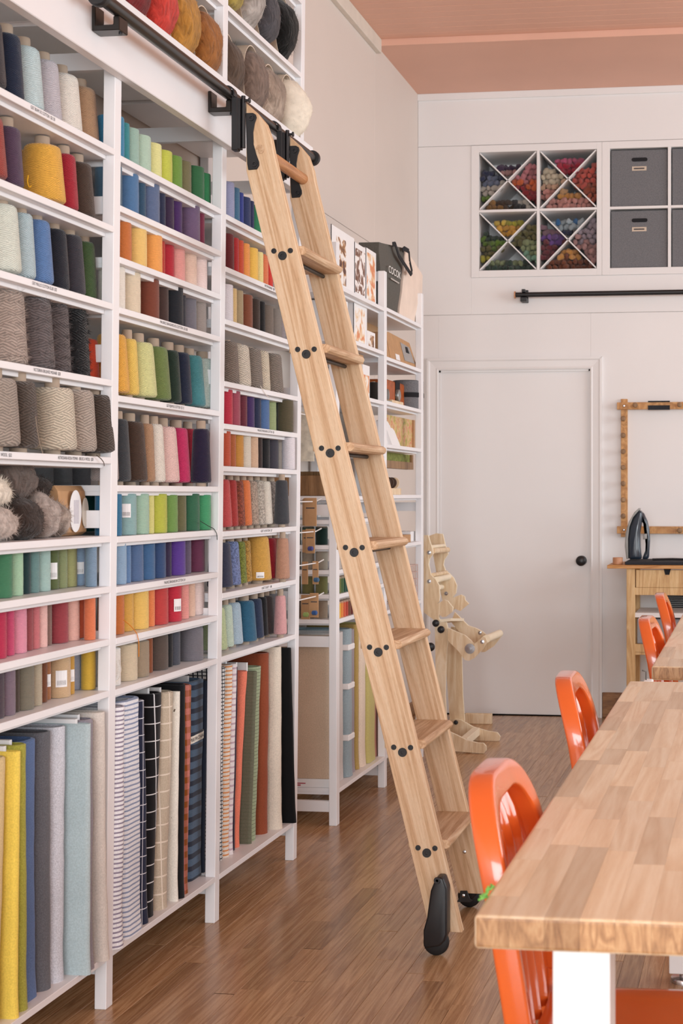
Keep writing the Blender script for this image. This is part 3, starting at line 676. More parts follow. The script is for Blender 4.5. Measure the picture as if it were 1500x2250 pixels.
def bolts(bay, shelf, items, D=.2, T0=.05, zshelf=None, ymax=None):
    zb = SZ[bay][shelf] if zshelf is None else zshelf
    pl = None
    for k, (xb, yb, xt, yt, mat, hx, label, core) in enumerate(items):
        P = at_z(xb, yb, zb); X = P.x; Yb = P.y; Tp = at_X(xt, yt, X); Yt = Tp.y; H = Tp.z - zb
        if pl is None: Tk = T0
        else:
            Tk = max(.016, min(.12, min(Yb - pl[0], Yt - pl[1]) - .001))
        pl = (Yb, Yt)
        o = thing('fabric_bolt', (X, Yb, zb), uniq(label), 'fabric bolt', 'fabric bolts standing on the bottom shelves', local=True)
        b = link('fabric', bolt_mesh(Tk, D, H, Yt - Yb, 0, k * 3.1 + bay, .0018 if Tk > .03 else .001).mesh('fabric', True), M[mat], o); col(b, hx)
        if core:
            cb = MB().box(-D * .85, -.035, -Tk / 2 - .006, -Tk / 2 + .006, H - .02, H + core)
            cb.v = [(p[0], p[1] + Yt - Yb, p[2]) for p in cb.v]; cb.build('core_board', M['card_white'], o)
        if mat == 'cl_st_navy':
            hh = H * .70; r = min(Tk * .5, .030) + .003; fr = min(Tk * .5, .030); pr = []
            for i in range(8): a = -math.pi / 2 * (1 - i / 7); pr.append((-fr + r * math.cos(a), -Tk + fr + r * math.sin(a)))
            for i in range(8): a = math.pi / 2 * i / 7; pr.append((-fr + r * math.cos(a), -fr + r * math.sin(a)))
            vs = []; N = len(pr)
            for i, (x, y) in enumerate(pr):
                for zz in (hh - .010 + i * .001, hh + .012 + i * .001): vs.append((x, y + (Yt - Yb) * zz / H, zz))
            MB().add(vs, [(2 * i, 2 * i + 2, 2 * i + 3, 2 * i + 1) for i in range(N - 1)]).build('paper_band', plain('cream_paper_band', '#e6e0d4', .8), o)
            cum = [0]
            for i in range(1, N): cum.append(cum[-1] + math.dist(pr[i], pr[i - 1]))
            me = text_mesh('MERCHANT', cum[-1] * .8, .010)
            for v in me.vertices:
                q = v.co.x + cum[-1] * .12; i = max(k2 for k2 in range(N - 1) if cum[k2] <= q); f_ = (q - cum[i]) / (cum[i + 1] - cum[i] + 1e-9)
                zz = hh - .004 + v.co.y + (i + f_) * .001; x = pr[i][0] + (pr[i + 1][0] - pr[i][0]) * f_ + .001; y = pr[i][1] + (pr[i + 1][1] - pr[i][1]) * f_
                v.co = Vector((x, y + (Yt - Yb) * zz / H, zz))
            link('band_text', me, M['ink'], o)
bolts(0, 9, [(6, 2246, 21, 1661, 'cl', '#d9bd84', 'tan cotton fabric bolt at the left frame edge beside the yellow bolt', 0), (43, 2232, 49, 1650, 'cl', '#efce38', 'bright yellow fabric bolt on the bottom shelf of the nearest bay', .012),
             (67, 2212, 65, 1633, 'cl_marl', '#a9a52c', 'olive yellow marled fabric bolt between the yellow and denim blue bolts', .01), (87, 2182, 87, 1620, 'cl_marl', '#5674a6', 'denim blue fabric bolt in the nearest bay', 0),
             (119, 2164, 120, 1605, 'cl_marl', '#66666c', 'dark grey marled fabric bolt in the nearest bay', 0), (148, 2146, 153, 1593, 'cl_marl', '#d0d2db', 'light silver grey fabric bolt beside the pale aqua bolt', 0),
             (202, 2138, 202, 1590, 'cl', '#b0c3c7', 'wide pale aqua fabric bolt in the nearest bay', .012), (211, 2122, 213, 1578, 'cl_marl', '#98929c', 'narrow mauve grey fabric bolt between aqua and linen bolts', .012),
             (243, 2104, 235, 1563, 'cl', '#d6ccc2', 'natural linen fabric bolt overhanging the nearest middle post', 0)])
bolts(1, 10, [(277, 2074, 281, 1550, 'cl_st_purple', '#ececf0', 'white fabric bolt with thin purple grey stripes in the middle bay', 0), (317, 2038, 314, 1530, 'cl_st_blue', '#eaecf2', 'white fabric bolt with blue grey stripes in the middle bay', 0),
              (331, 2022, 324, 1537, 'cl_pane_navy', '#252c46', 'navy fabric bolt with a white windowpane check', 0), (342, 2006, 363, 1520, 'cl_pane_black', '#17171b', 'black fabric bolt with a white windowpane check', .014),
              (373, 1988, 388, 1517, 'cl_pane_beige', '#c6b59d', 'beige linen bolt with a pale windowpane check', .012), (391, 1978, 397, 1520, 'cl_fleck', '#ebe5d9', 'cream fabric bolt flecked with brown specks', 0),
              (408, 1969, 411, 1503, 'cl', '#16161a', 'narrow plain black fabric bolt in the middle bay', 0), (417, 1957, 428, 1503, 'cl_gingham', '#d0786a', 'brown and pink gingham fabric bolt', 0),
              (446, 1918, 454, 1490, 'cl_st_navy', '#4f6984', 'blue fabric bolt with navy bands and a cream paper band', .014), (451, 1914, 459, 1496, 'cl', '#1d2434', 'very dark navy fabric bolt squeezed against the second post', 0)], T0=.055)
bolts(2, 9, [(492, 1886, 499, 1465, 'cl_check', '#e6e6e4', 'black and white mini check fabric bolt in the farthest bay', 0), (505, 1879, 514, 1460, 'cl_st_orange', '#ece0d2', 'cream fabric bolt with orange ticking stripes', 0),
             (513, 1874, 523, 1458, 'cl_st_lilac', '#ebe2e4', 'white fabric bolt with faint lilac stripes', .02), (519, 1864, 527, 1463, 'cl', '#2c2038', 'thin dark purple fabric bolt beside the coral bolt', 0),
             (527, 1858, 546, 1474, 'cl', '#f27c5c', 'coral orange fabric bolt in the farthest bay', .03), (553, 1852, 567, 1475, 'cl_gauze', '#6c6b56', 'dark olive crinkle gauze fabric bolt', .03), (565, 1841, 578, 1463, 'cl_gauze', '#9caa86', 'sage green crinkle gauze fabric bolt', 0),
             (592, 1826, 596, 1433, 'cl', '#934421', 'rust brown fabric bolt in the farthest bay', 0), (622, 1816, 622, 1420, 'cl', '#e0d2bf', 'cream wool fabric bolt in the farthest bay', .01), (651, 1806, 641, 1424, 'cl', '#0e0e10', 'solid black fabric bolt leaning on the third post', 0)], T0=.045)

# ------------------------------------------------------------------ wool in the upper shelves and on the sixth shelf
def blob(rx, ry, rz, seed, amp=.12, res=3, fz=0):
    bm = bmesh.new(); bmesh.ops.create_icosphere(bm, subdivisions=res, radius=1)
    m = MB(); bm.verts.ensure_lookup_table()
    for v in bm.verts:
        n = v.co.normalized(); k = 1 + amp * noise.noise(n * 1.9 + Vector((seed, seed * .7, 0))) + amp * .5 * noise.noise(n * 5 + Vector((0, seed, seed)))
        m.v.append((n.x * k * rx, n.y * k * ry, n.z * k * rz))
    m.f = [tuple(v.index for v in f.verts) for f in bm.faces]; bm.free()
    if fz: add_fuzz(m, fz, .014)
    return m
def wool_roll(px, py, X, zb, r, hx, label, mat='fluff', bulge=.03, sleeve=True, seed=1):
    Yc = at_X(px, py, X).y; ry, rz = r, r * 1.36
    o = thing('wool_roll', (X, Yc, zb), uniq(label), 'wool roll', 'rolls of loose wool on the upper shelves', local=True)
    if sleeve:
        m = MB(); Lx = .30
        m.lathe([(r, 0), (r, -Lx), (r - .0025, -Lx), (r - .0025, 0), (r, 0)], 28, 'X', cap=False); m.v = [(p[0] - .012, p[1], p[2] * 1.36 + rz) for p in m.v]
        m.build('sleeve', M['cream_card'], o, smooth=True)
    b = blob(.12, ry * .93, rz * .92, seed, .09, 4, 700)
    b.v = [(p[0] * (.35 + bulge * 8) if p[0] > 0 else p[0] * 1.5, p[1], p[2] + rz * .93) for p in b.v]
    b.v = [(p[0] - .03, p[1], max(p[2], .002)) for p in b.v]
    w_ = b.build('wool', M[mat], o, smooth=True); col(w_, hx)
ZU = 2.531; ZU2 = 2.796
wool_roll(297, -8, -1.605, ZU, .082, '#7a1a1e', 'dark red wool roll on the upper shelf, leftmost above the rail', seed=2)
wool_roll(353, 28, -1.605, ZU, .084, '#d1301f', 'bright red wool roll above the black rail', seed=3)
wool_roll(406, 62, -1.605, ZU, .086, '#b98018', 'mustard wool roll between the red and rust rolls', seed=4)
wool_roll(456, 100, -1.605, ZU, .080, '#a0621c', 'rusty brown wool roll against the second upper post', seed=5)
wool_roll(508, 135, -1.62, ZU, .078, '#5d4a3c', 'dark brown wool roll just right of the second upper post', seed=6)
wool_roll(562, 170, -1.605, ZU, .084, '#7f6a5e', 'grey brown wool roll in a card sleeve above the ladder hooks', seed=7)
wool_roll(600, 205, -1.605, ZU, .080, '#b9a594', 'mottled pale brown wool roll beside the smooth cream roll', 'fluff_patch', seed=8)
wool_roll(640, 238, -1.600, ZU, .086, '#e8dcc8', 'smooth cream wool roll at the right end of the upper shelf', 'felted', bulge=.06, seed=9)
wool_roll(512, 8, -1.605, ZU2, .075, '#a8943a', 'olive mustard wool roll on the topmost visible shelf', seed=10)
wool_roll(552, 40, -1.605, ZU2, .080, '#b7b0ab', 'pale grey heathered wool roll on the topmost visible shelf', 'fluff_patch', seed=11)
wool_roll(588, 62, -1.605, ZU2, .078, '#4a484e', 'dark slate grey wool roll beside the black roll', seed=12)
wool_roll(628, 82, -1.600, ZU2, .084, '#060606', 'black wool roll in a card sleeve on the topmost visible shelf', seed=13)
def roving(x0, x1, y0, y1, X, hx, label, mat='fluff', seed=1, base=None):
    a = at_X(x0, y1, X); b = at_X(x1, y0, X); ry = (b.y - a.y) / 2; rz = (at_X((x0 + x1) / 2, y0, X).z - at_X((x0 + x1) / 2, y1, X).z) / 2
    c = Vector((X - .02, (a.y + b.y) / 2, (at_X((x0 + x1) / 2, (y0 + y1) / 2, X).z)))
    zb = SZ[0][5]
    o = blob(.055, ry * .98, rz * 1.02, seed, .12, 4, 900)
    o.v = [(p[0], p[1], max(p[2], zb + .001 - c.z)) for p in o.v]
    ob = o.build('wool_roving', M[mat], smooth=True); ob.location = c; col(ob, hx)
    tag(ob, uniq(label), 'wool roving', 'balls of wool roving on the sixth shelf')
roving(-60, 20, 1045, 1116, -1.66, '#efe6d6', 'cream wool roving ball at the left edge of the sixth shelf', seed=21)
roving(6, 76, 1012, 1102, -1.70, '#6f6059', 'large grey brown wool roving ball on top of the pile', seed=22)
roving(62, 106, 1048, 1100, -1.74, '#40332d', 'small dark brown wool roving ball behind the pile', seed=23)
roving(-55, 35, 1112, 1192, -1.64, '#c5b7ae', 'pale grey wool roving ball lowest at the left edge', seed=24)
roving(28, 86, 1096, 1190, -1.655, '#3a2d27', 'dark brown wool roving ball in the middle of the pile', seed=25)
roving(80, 118, 1084, 1187, -1.675, '#b9aaa2', 'pale taupe wool roving ball right of the dark brown one', seed=26)
roving(112, 138, 1100, 1183, -1.69, '#c2b3a8', 'mottled brown and white wool roving ball beside the kraft pouch', 'fluff_patch', seed=27)
# kraft pouch with label, teal spool and grey cones behind
Xp = -1.70; y0 = at_X(118, 1100, Xp).y; y1 = at_X(178, 1100, Xp).y; zb = SZ[0][5]; zt = at_X(160, 1068, Xp).z
po = thing('paper_pouch', (Xp, (y0 + y1) / 2, zb), 'folded kraft paper pouch with white oval label and clear window', 'pouch')
g = MB(); n = 10
prof = [(0, -.045), (.02, -.05), (.09, -.045), (.12, -.04), (.135, 0), (.12, .012), (.06, .022), (.01, .018), (0, .0)]
H_ = zt - zb
vs = []
for yy, k in ((y0, .8), (y0 + .01, 1), (y1 - .012, 1), (y1, .78)):
    for (z, x) in prof: vs.append((Xp + x * k, yy, zb + .001 + z / .135 * H_))
N = len(prof)
g.add(vs, [(j * N + i, j * N + (i + 1) % N, (j + 1) * N + (i + 1) % N, (j + 1) * N + i) for j in range(3) for i in range(N)] + [tuple(range(N)), tuple(range(3 * N, 4 * N))])
g.build('paper', M['kraft'], po)
def oval(cy_, cz_, ry, rz, X, nn=24): return MB().prism([(cy_ + ry * math.cos(2 * math.pi * i / nn), cz_ + rz * math.sin(2 * math.pi * i / nn)) for i in range(nn)], lambda p: (X, p[0], p[1]), lambda p: (X + .001, p[0], p[1]))
oval(y0 + (y1 - y0) * .47, zb + H_ * .5, .032, H_ * .42, Xp + .0225).build('label', M['card_white'], po)
oval(y0 + (y1 - y0) * .83, zb + H_ * .47, .018, H_ * .30, Xp + .0228).build('window', plain('clear_window', '#cfc6b8', .15), po)
for i in range(7): MB().box(Xp + .0236, Xp + .0239, y0 + (y1 - y0) * .40 + i * .004, y0 + (y1 - y0) * .40 + i * .004 + .0012, zb + H_ * .25, zb + H_ * .72).build('label_print', M['pale_ink'], po)
def loose_cone(X, px, base, r, h_, hx, kind, mat, label, tubed=True, noun='cone', tagged=False):
    Yc = at_X(px, HOR, X).y
    t = thing('yarn_' + noun, (X, Yc, base), uniq(label), 'yarn ' + noun, local=True)
    o = link('yarn', ymesh(kind, r, h_, mat), None, t); col(o, hx); o.location.z = .010 if tubed else 0
    link('tube', tubemesh(r * .42, 0 if tubed else h_ - .01, h_ + (.03 if tubed else .003)), None, t)
    return t
MB().box(-1.93, -1.84, PY[0] + PT, PY[1], 1.297, 1.312).build('rear_shelf', M['white'], unit1, bevel=.001, seg=1)
loose_cone(-1.885, 88, 1.312, .034, .055, '#7c7e80', 'cyl', 'yarn_fine', 'pale grey yarn cone on the rear ledge behind the wool pile')
loose_cone(-1.885, 128, 1.312, .037, .055, '#85878a', 'cyl', 'yarn_fine', 'mid grey yarn cone on the rear ledge above the pouch')
loose_cone(-1.885, 170, 1.312, .036, .055, '#77787c', 'cyl', 'yarn_fine', 'dark grey yarn cone on the rear ledge beside the first post')
loose_cone(-1.86, 193, 1.196, .036, .10, '#1f6a66', 'cyl', 'yarn_fine', 'deep teal yarn spool behind the side rail on the sixth shelf', False, 'spool')

# ------------------------------------------------------------------ ladder rail
RX, RZ = -1.505, 2.457
rail = thing('ladder_rail', (RX, 4.05, RZ), 'long black tubular ladder rail mounted on the white beam', 'rail')
MB().cyl(.0165, (RX, 3.215, RZ), (RX, 4.86, RZ), 24).build('rail_tube', M['tube_black'], rail, smooth=True)
for a, s in ((3.215, -1), (4.86, 1)):
    m = MB().lathe([(.012, 0), (.025, 0), (.026, .004), (.026, .016), (.022, .02), (.001, .02)], 28, 'Y'); m.v = [(p[0] + RX, a + s * p[1] - s * .008, p[2] + RZ) for p in m.v]; m.build('end_cap', M['black'], rail, smooth=True)
    m = MB().lathe([(.004, 0), (.005, .003), (.001, .003)], 12, 'Y'); m.v = [(p[0] + RX, a + s * .0122 + s * p[1], p[2] + RZ) for p in m.v]; m.build('cap_screw', M['chrome'], rail, smooth=True)
for yb in (at_X(243, 75, -1.53).y, at_X(490, 225, -1.53).y, 4.66):
    pr = [(-1.567, RZ - .05), (-1.567, RZ + .012), (-1.557, RZ + .012), (-1.557, RZ - .036), (-1.513, RZ - .036), (-1.513, RZ - .016), (-1.497, RZ - .016), (-1.497, RZ - .05)]
    MB().prism(pr, lambda p: (p[0], yb - .024, p[1]), lambda p: (p[0], yb + .024, p[1])).build('bracket', M['tube_black'], rail, bevel=.002, seg=1)
    MB().cyl(.0045, (RX, yb, RZ - .054), (RX, yb, RZ - .01), 10).build('bracket_bolt', M['black'], rail)

# ------------------------------------------------------------------ ladder
AL = math.radians(13.95); U = (-math.sin(AL), math.cos(AL)); NN = (math.cos(AL), math.sin(AL)); AX, AZ = -.922, .283
lad = thing('library_ladder', (-.9, 4.27, 0), 'tall oak rolling library ladder with black hooks leaning on the yarn shelves', 'ladder')
YN0, YN1, YF0, YF1 = 4.060, 4.088, 4.460, 4.488
def loc2(p): d = (p[0] - AX, p[1] - AZ); return (d[0] * NN[0] + d[1] * NN[1], d[0] * U[0] + d[1] * U[1])
sp = [(-.9125, .057), (-.8195, .057), (-1.372, 2.283), (-1.380, 2.325), (-1.397, 2.372), (-1.425, 2.405), (-1.455, 2.432), (-1.4545, 2.237)]
for (a, b) in ((YN0, YN1), (YF0, YF1)):
    m = MB().prism([loc2(p) for p in sp], lambda p: (p[0], 0, p[1]), lambda p: (p[0], b - a, p[1]))
    o = m.build('stile', M['oak'], lad, bevel=.002, seg=2); o.location = (AX, a, AZ); o.rotation_euler = (0, -AL, 0)
for i in range(7):
    z = .283 + i * .2847; cx = AX - (z - AZ) * math.tan(AL)
    pr = [(cx - .060, z + .003), (cx + .052, z + .003), (cx + .060, z + .008), (cx + .064, z + .016), (cx + .060, z + .024), (cx + .052, z + .029), (cx - .060, z + .029)]
    tr = MB().prism(pr, lambda p: (p[0], YN1, p[1]), lambda p: (p[0], YF0, p[1])).build('tread', M['oak2'], lad, bevel=.0015, seg=1)
    MB().cyl(.006, (cx, YN0 - .001, z - .004), (cx, YF1 + .001, z - .004), 12).build('tread_rod', M['black'], lad, smooth=True)
    for (yy, s) in ((YN0, -1), (YF1, 1)):
        q = MB().lathe([(.004, .0005), (.0045, .003), (.0125, .003), (.0132, 0)], 20, 'Y'); q.v = [(p[0] + cx, yy + s * p[1], p[2] + z - .003) for p in q.v]; q.build('rod_bolt', M['black'], lad, smooth=True)
        for dx in (-.0255, .0235):
            q = MB().lathe([(.003, .0005), (.0035, .002), (.0075, .002), (.008, 0)], 16, 'Y'); q.v = [(p[0] + cx + dx, yy + s * p[1], p[2] + z + .011) for p in q.v]; q.build('screw', M['black'], lad, smooth=True)
dw = at_Y(571, 328, YN0)
MB().cyl(.0175, (dw.x, YN1, dw.z), (dw.x, YF0, dw.z), 22).build('hand_rung', M['dowel'], lad, smooth=True)
MB().cyl(.0135, (dw.x, YN0 - .0012, dw.z), (dw.x, YN0 + .004, dw.z), 22).build('rung_plug', M['oak2'], lad)
pp = [(300, 345), (380, 343), (412, 362), (422, 395), (400, 460), (384, 560), (388, 690), (418, 800), (448, 880), (450, 920), (425, 962), (330, 970), (318, 900)]
pl = [at_Y(480 + a / 5, 180 + b / 5, YN0) for a, b in pp]; pl2 = [(p.x, p.z) for p in pl]
for (a, b, s) in ((YN0 - .004, YN0, -1), (YF0 - .004, YF0, -1)):
    br = MB().prism(pl2, lambda p: (p[0], a, p[1]), lambda p: (p[0], b, p[1])).build('hook_plate', M['black'], lad, bevel=.001, seg=1)
    for q in ((364, 400), (398, 905)):
        c = at_Y(480 + q[0] / 5, 180 + q[1] / 5, YN0)
        m = MB().lathe([(.003, .001), (.004, .003), (.0085, .003), (.009, 0)], 18, 'Y'); m.v = [(p[0] + c.x, a - p[1], p[2] + c.z) for p in m.v]; m.build('plate_screw', M['black'], lad, smooth=True)
    ym = a - .004
    MB().box(-1.492, -1.474, ym - .012, ym + .014, 2.292, 2.446).build('hook_channel', M['black'], lad, bevel=.002, seg=1)
    MB().box(-1.476, -1.466, ym - .010, ym + .012, 2.296, 2.442).build('hook_web', M['black'], lad, bevel=.001, seg=1)
    MB().cyl(.0062, (-1.460, ym, 2.300), (-1.460, ym, 2.450), 14).build('hook_pin', M['black'], lad, smooth=True)
    MB().tube([(-1.455, ym, 2.437), (-1.444, ym, 2.437), (-1.4435, ym, 2.437), (-1.440, ym, 2.437)], [.004, .004, .008, .008], 12).build('pin_knob', M['black'], lad)
    arc = [(RX + .0225 * math.cos(t), RZ + .0225 * math.sin(t)) for t in [math.pi * (-.12 + k * .107) for k in range(11)]]
    arc2 = [(RX + .0185 * math.cos(t), RZ + .0185 * math.sin(t)) for t in [math.pi * (-.12 + k * .107) for k in range(11)]]
    m = MB(); n = len(arc); vs = [(x, yy, z) for yy in (ym - .012, ym + .012) for (x, z) in arc + arc2]; k2 = 2 * n; fs = []
    for i in range(n - 1):
        fs += [(i, i + 1, k2 + i + 1, k2 + i), (n + i, k2 + n + i, k2 + n + i + 1, n + i + 1), (i, n + i, n + i + 1, i + 1), (k2 + i, k2 + i + 1, k2 + n + i + 1, k2 + n + i)]
    fs += [(0, k2, k2 + n, n), (n - 1, 2 * n - 1, k2 + 2 * n - 1, k2 + n - 1)]
    m.add(vs, fs); m.build('rail_hook', M['black'], lad, smooth=True)
# wheels
hp = [(755, 775), (850, 775), (890, 890), (905, 930), (905, 1560), (870, 1650), (800, 1720), (640, 1740), (582, 1730), (582, 1500), (630, 1330), (680, 960), (705, 900)]
hq = [at_Y(840 + a / 6.25, 1800 + b / 6.25, 4.03) for a, b in hp]; hq = [(p.x, p.z) for p in hq]
for (y0_, y1_, yw) in ((4.008, 4.058, 4.033), (4.490, 4.540, 4.515)):
    MB().prism(hq, lambda p: (p[0], y0_, p[1]), lambda p: (p[0], y1_, p[1])).build('wheel_housing', M['black'], lad, bevel=.006, seg=3, smooth=True)
    m = MB().lathe([(.006, -.011), (.030, -.011), (.036, -.007), (.037, 0), (.036, .007), (.030, .011), (.006, .011)], 30, 'Y'); m.v = [(p[0] - .888, p[1] + yw, p[2] + .037) for p in m.v]; m.build('wheel', M['rubber'], lad, smooth=True)
c = at_Y(960, 1935, 4.008)
m = MB().lathe([(.003, .0), (.004, .002), (.009, .002), (.010, 0)], 16, 'Y'); m.v = [(p[0] + c.x, 4.008 - p[1], p[2] + c.z) for p in m.v]; m.build('screw', M['black'], lad, smooth=True)
fp = [(1070, 980), (1165, 980), (1200, 1080), (1240, 1112), (1210, 1138), (1025, 1132), (1062, 1060)]
fq = [at_Y(840 + a / 6.25, 1800 + b / 6.25, YF0) for a, b in fp]
MB().prism([(p.x, p.z) for p in fq], lambda p: (p[0], YF0 - .005, p[1]), lambda p: (p[0], YF0, p[1])).build('wheel_plate', M['black'], lad, bevel=.001, seg=1)
for q, mm in (((1112, 1048), 'chrome'), ((1122, 455), 'chrome')):
    c = at_Y(840 + q[0] / 6.25, 1800 + q[1] / 6.25, YF0 - .005)
    m = MB().lathe([(.002, .003), (.005, .002), (.006, 0)], 14, 'Y'); m.v = [(p[0] + c.x, YF0 - (.005 if mm == 'chrome' and q[1] > 900 else 0) - p[1], p[2] + c.z) for p in m.v]; m.build('screw', M[mm], lad, smooth=True)

# ------------------------------------------------------------------ second shelving unit near the corner
unit2 = thing('shelving_unit', (-1.78, 6.3, 0), 'shorter white shelving unit with kits, spools and fabric near the room corner', 'shelving')
QY = [5.547, 6.295, 7.02]
for yy in QY:
    MB().box(-1.651, -1.62, yy, yy + .04, 0, 2.29).build('post', M['white'], unit2, bevel=.0015, seg=1)
    MB().box(-1.955, -1.924, yy, yy + .04, 0, 2.29).build('rear_post', M['white'], unit2, bevel=.0015, seg=1)
    for z0 in (2.246, 1.217, .699, .052):
        MB().box(-1.924, -1.651, yy + .009, yy + .029, z0, z0 + .043).build('side_rail', M['white'], unit2, bevel=.001, seg=1)
QZ = [[2.126, 1.931, 1.711, 1.485, 1.293, 1.199, 1.100, 1.002, .906, .808, .139], [2.133, 1.914, 1.716, 1.524, 1.297, 1.069, .781, .139]]
for b in range(2):
    for z in QZ[b]:
        MB().box(-1.95, -1.62, QY[b] + (.04 if z > 1.4 or z < .2 else .0405), QY[b + 1] - .0005, z - .0165, z).box(-1.95, -1.645, QY[b] + .0405, QY[b + 1] - .0005, z - .026, z - .0165).build('shelf', M['white'], unit2, bevel=.001, seg=1)
for z in QZ[0][4:10]:    # shelf ends that show between the posts
    MB().box(-1.924, -1.652, QY[0] + .004, QY[0] + .0405, z - .0165, z).build('shelf_end', M['white'], unit2, bevel=.001, seg=1)

def kit_box(X, x0, x1, yt, zb, dX, label, pic=None, pr=None, name='kit_box', mat='card_white', cat='box', side=True):
    a = at_X(x0, yt, X); b = at_X(x1, yt, X); zt = a.z
    o = thing(name, (X - dX / 2, (a.y + b.y) / 2, zb), uniq(label), cat)
    MB().box(X - dX, X, a.y, b.y, zb, zt).build('carton', M[mat], o, bevel=.001, seg=1)
    if pic:
        u0, u1, v0, v1 = pr; L = b.y - a.y; Hh = zt - zb
        MB().box(X, X + .0012, a.y + L * u0, a.y + L * u1, zb + Hh * v0, zb + Hh * v1).build('picture', M[pic], o)
    if side: MB().box(X - .002, X + .0008, a.y - .0012, a.y, zb, zt).build('edge_tape', M['dark'], o)
    return o
kit_box(-1.655, 728, 778, 492, 2.126, .2, 'large white kit box with picture label behind the near post of the second unit', 'pic1', (.20, .62, .1, .86))
kit_box(-1.655, 779, 803, 531, 2.126, .15, 'white kit box with brown card picture on the top shelf', 'pic2', (.05, .92, .1, .9))
kit_box(-1.655, 804, 826, 543, 2.126, .15, 'white kit box with coral tool picture beside the dark grey bag', 'pic3', (.08, .85, .08, .92))
kit_box(-1.66, 752, 764, 658, 1.931, .15, 'plain white kit box half hidden by the ladder', None, None, side=False)
kit_box(-1.655, 777, 806, 663, 1.931, .12, 'white kit box with an orange flower vase picture', 'pic3', (.1, .8, .08, .9))
kit_box(-1.645, 808, 824, 726, 1.931, .06, 'small white kit box with beige picture beside the vase box', 'pic1', (.1, .9, .1, .8), side=False)
kit_box(-1.80, 806, 830, 700, 1.931, .03, 'brown cardboard carton at the back of the second shelf', None, None, mat='kraft', side=False, name='carton')
kit_box(-1.67, 780, 798, 775, 1.711, .02, 'tall kraft card standing on the third shelf behind the ladder', None, None, mat='kraft', side=False, name='kraft_card', cat='card')
kit_box(-1.65, 797, 812, 800, 1.711, .015, 'white pattern card with pink flowers on the third shelf', 'pic3', (.1, .9, .05, .7), side=False, name='pattern_card', cat='card')
for k, (px, hh) in enumerate(((820, 870), (829, 874))):
    c = at_X(px, hh, -1.72); zt_ = .12
    loose_cone(-1.72, px, 1.711, .022, .10, '#2c2420', 'cyl', 'yarn_fine', ('dark brown thread spool left of a pair on the third shelf', 'dark brown thread spool right of a pair on the third shelf')[k], False, 'spool')
# grey canvas bag and cream cotton bag on the top shelf of the corner bay
def bag(X, pts_front, dX, zb, mat, name, label):
    a = [at_X(x, y, X) for x, y in pts_front]
    o = thing(name, (X - dX / 2, (a[0].y + a[1].y) / 2, zb), uniq(label), 'bag')
    vs = [(X, a[0].y, zb), (X, a[1].y, zb), (X + .01, a[2].y, a[2].z), (X + .01, a[3].y, a[3].z)]
    m = MB(); n = 8
    grid = []
    for j in range(n + 1):
        t = j / n; row = []
        p = [(0, 0), (1, 0), (1, 1), (0, 1)]
        for i in range(n + 1):
            q = i / n
            lo = Vector(vs[0]).lerp(Vector(vs[1]), q); hi = Vector(vs[3]).lerp(Vector(vs[2]), q); c = lo.lerp(hi, t)
            k = noise.noise(Vector((q * 3, t * 4, X * 9))) * .008 + math.sin(math.pi * q) * math.sin(math.pi * min(1, t * 1.2)) * .012
            row.append(c + Vector((k, 0, 0)))
        grid.append(row)
    V = [tuple(p) for r in grid for p in r]; N = n + 1; nb = len(V)
    V += [(p[0] - dX * (1 if 0 < i % N < n else .92), p[1], p[2]) for i, p in enumerate(V)]
    Fs = []
    for j in range(n):
        for i in range(n):
            q = j * N + i; Fs += [(q, q + 1, q + N + 1, q + N), (nb + q, nb + q + N, nb + q + N + 1, nb + q + 1)]
    for i in range(n): Fs += [(i, nb + i, nb + i + 1, i + 1), (n * N + i, n * N + i + 1, nb + n * N + i + 1, nb + n * N + i), (i * N, (i + 1) * N, nb + (i + 1) * N, nb + i * N), (i * N + n, nb + i * N + n, nb + (i + 1) * N + n, (i + 1) * N + n)]
    m.add(V, Fs); m.build('bag_body', M[mat], o, smooth=True)
    return o, a
bo, ba = bag(-1.655, [(836, 690), (872, 690), (884, 546), (827, 532)], .10, 2.1335, 'bag_grey', 'canvas_bag', 'dark grey canvas project bag with white lettering and black strap')
za = at_X(853, 600, -1.64).z
bz = .012
text_on_X('bag_lettering', 'COCOK', -1.628, at_X(853, 600, -1.63).y, at_X(879, 600, -1.63).y, at_X(866, 606, -1.63).z, .032, plain('white_lettering', '#e8e6e2', .8), bo)
MB().box(-1.6295, -1.628, at_X(858, 615, -1.63).y, at_X(876, 615, -1.63).y, at_X(866, 618, -1.63).z, at_X(866, 618, -1.63).z + .006).build('bag_lettering', plain('pale_lettering', '#b8b4ae', .8), bo)
sp_ = [(862, 537), (868, 536), (876, 562), (893, 588), (902, 602), (905, 597), (900, 575), (898, 552), (888, 546), (884, 550)]
sv_ = [at_X(x, y, -1.628 + .012 * math.sin(i / 9 * math.pi)) for i, (x, y) in enumerate(sp_)]
st_ = MB()
for k in range(len(sv_) - 1):
    a, b = sv_[k], sv_[k + 1]; d_ = (b - a).normalized(); w_ = Vector((0, d_.z, -d_.y)) * .011; q = Vector((.0015, 0, 0))
    st_.add([a - w_ - q, a + w_ - q, b + w_ - q, b - w_ - q, a - w_ + q, a + w_ + q, b + w_ + q, b - w_ + q], [(0, 1, 2, 3), (7, 6, 5, 4), (0, 4, 5, 1), (1, 5, 6, 2), (2, 6, 7, 3), (3, 7, 4, 0)])
st_.build('strap', M['strap'], bo)
bag(-1.655, [(876, 690), (924, 708), (924, 606), (887, 545)], .11, 2.1335, 'bag_cream', 'cotton_bag', 'crumpled cream cotton bag beside the dark grey bag')
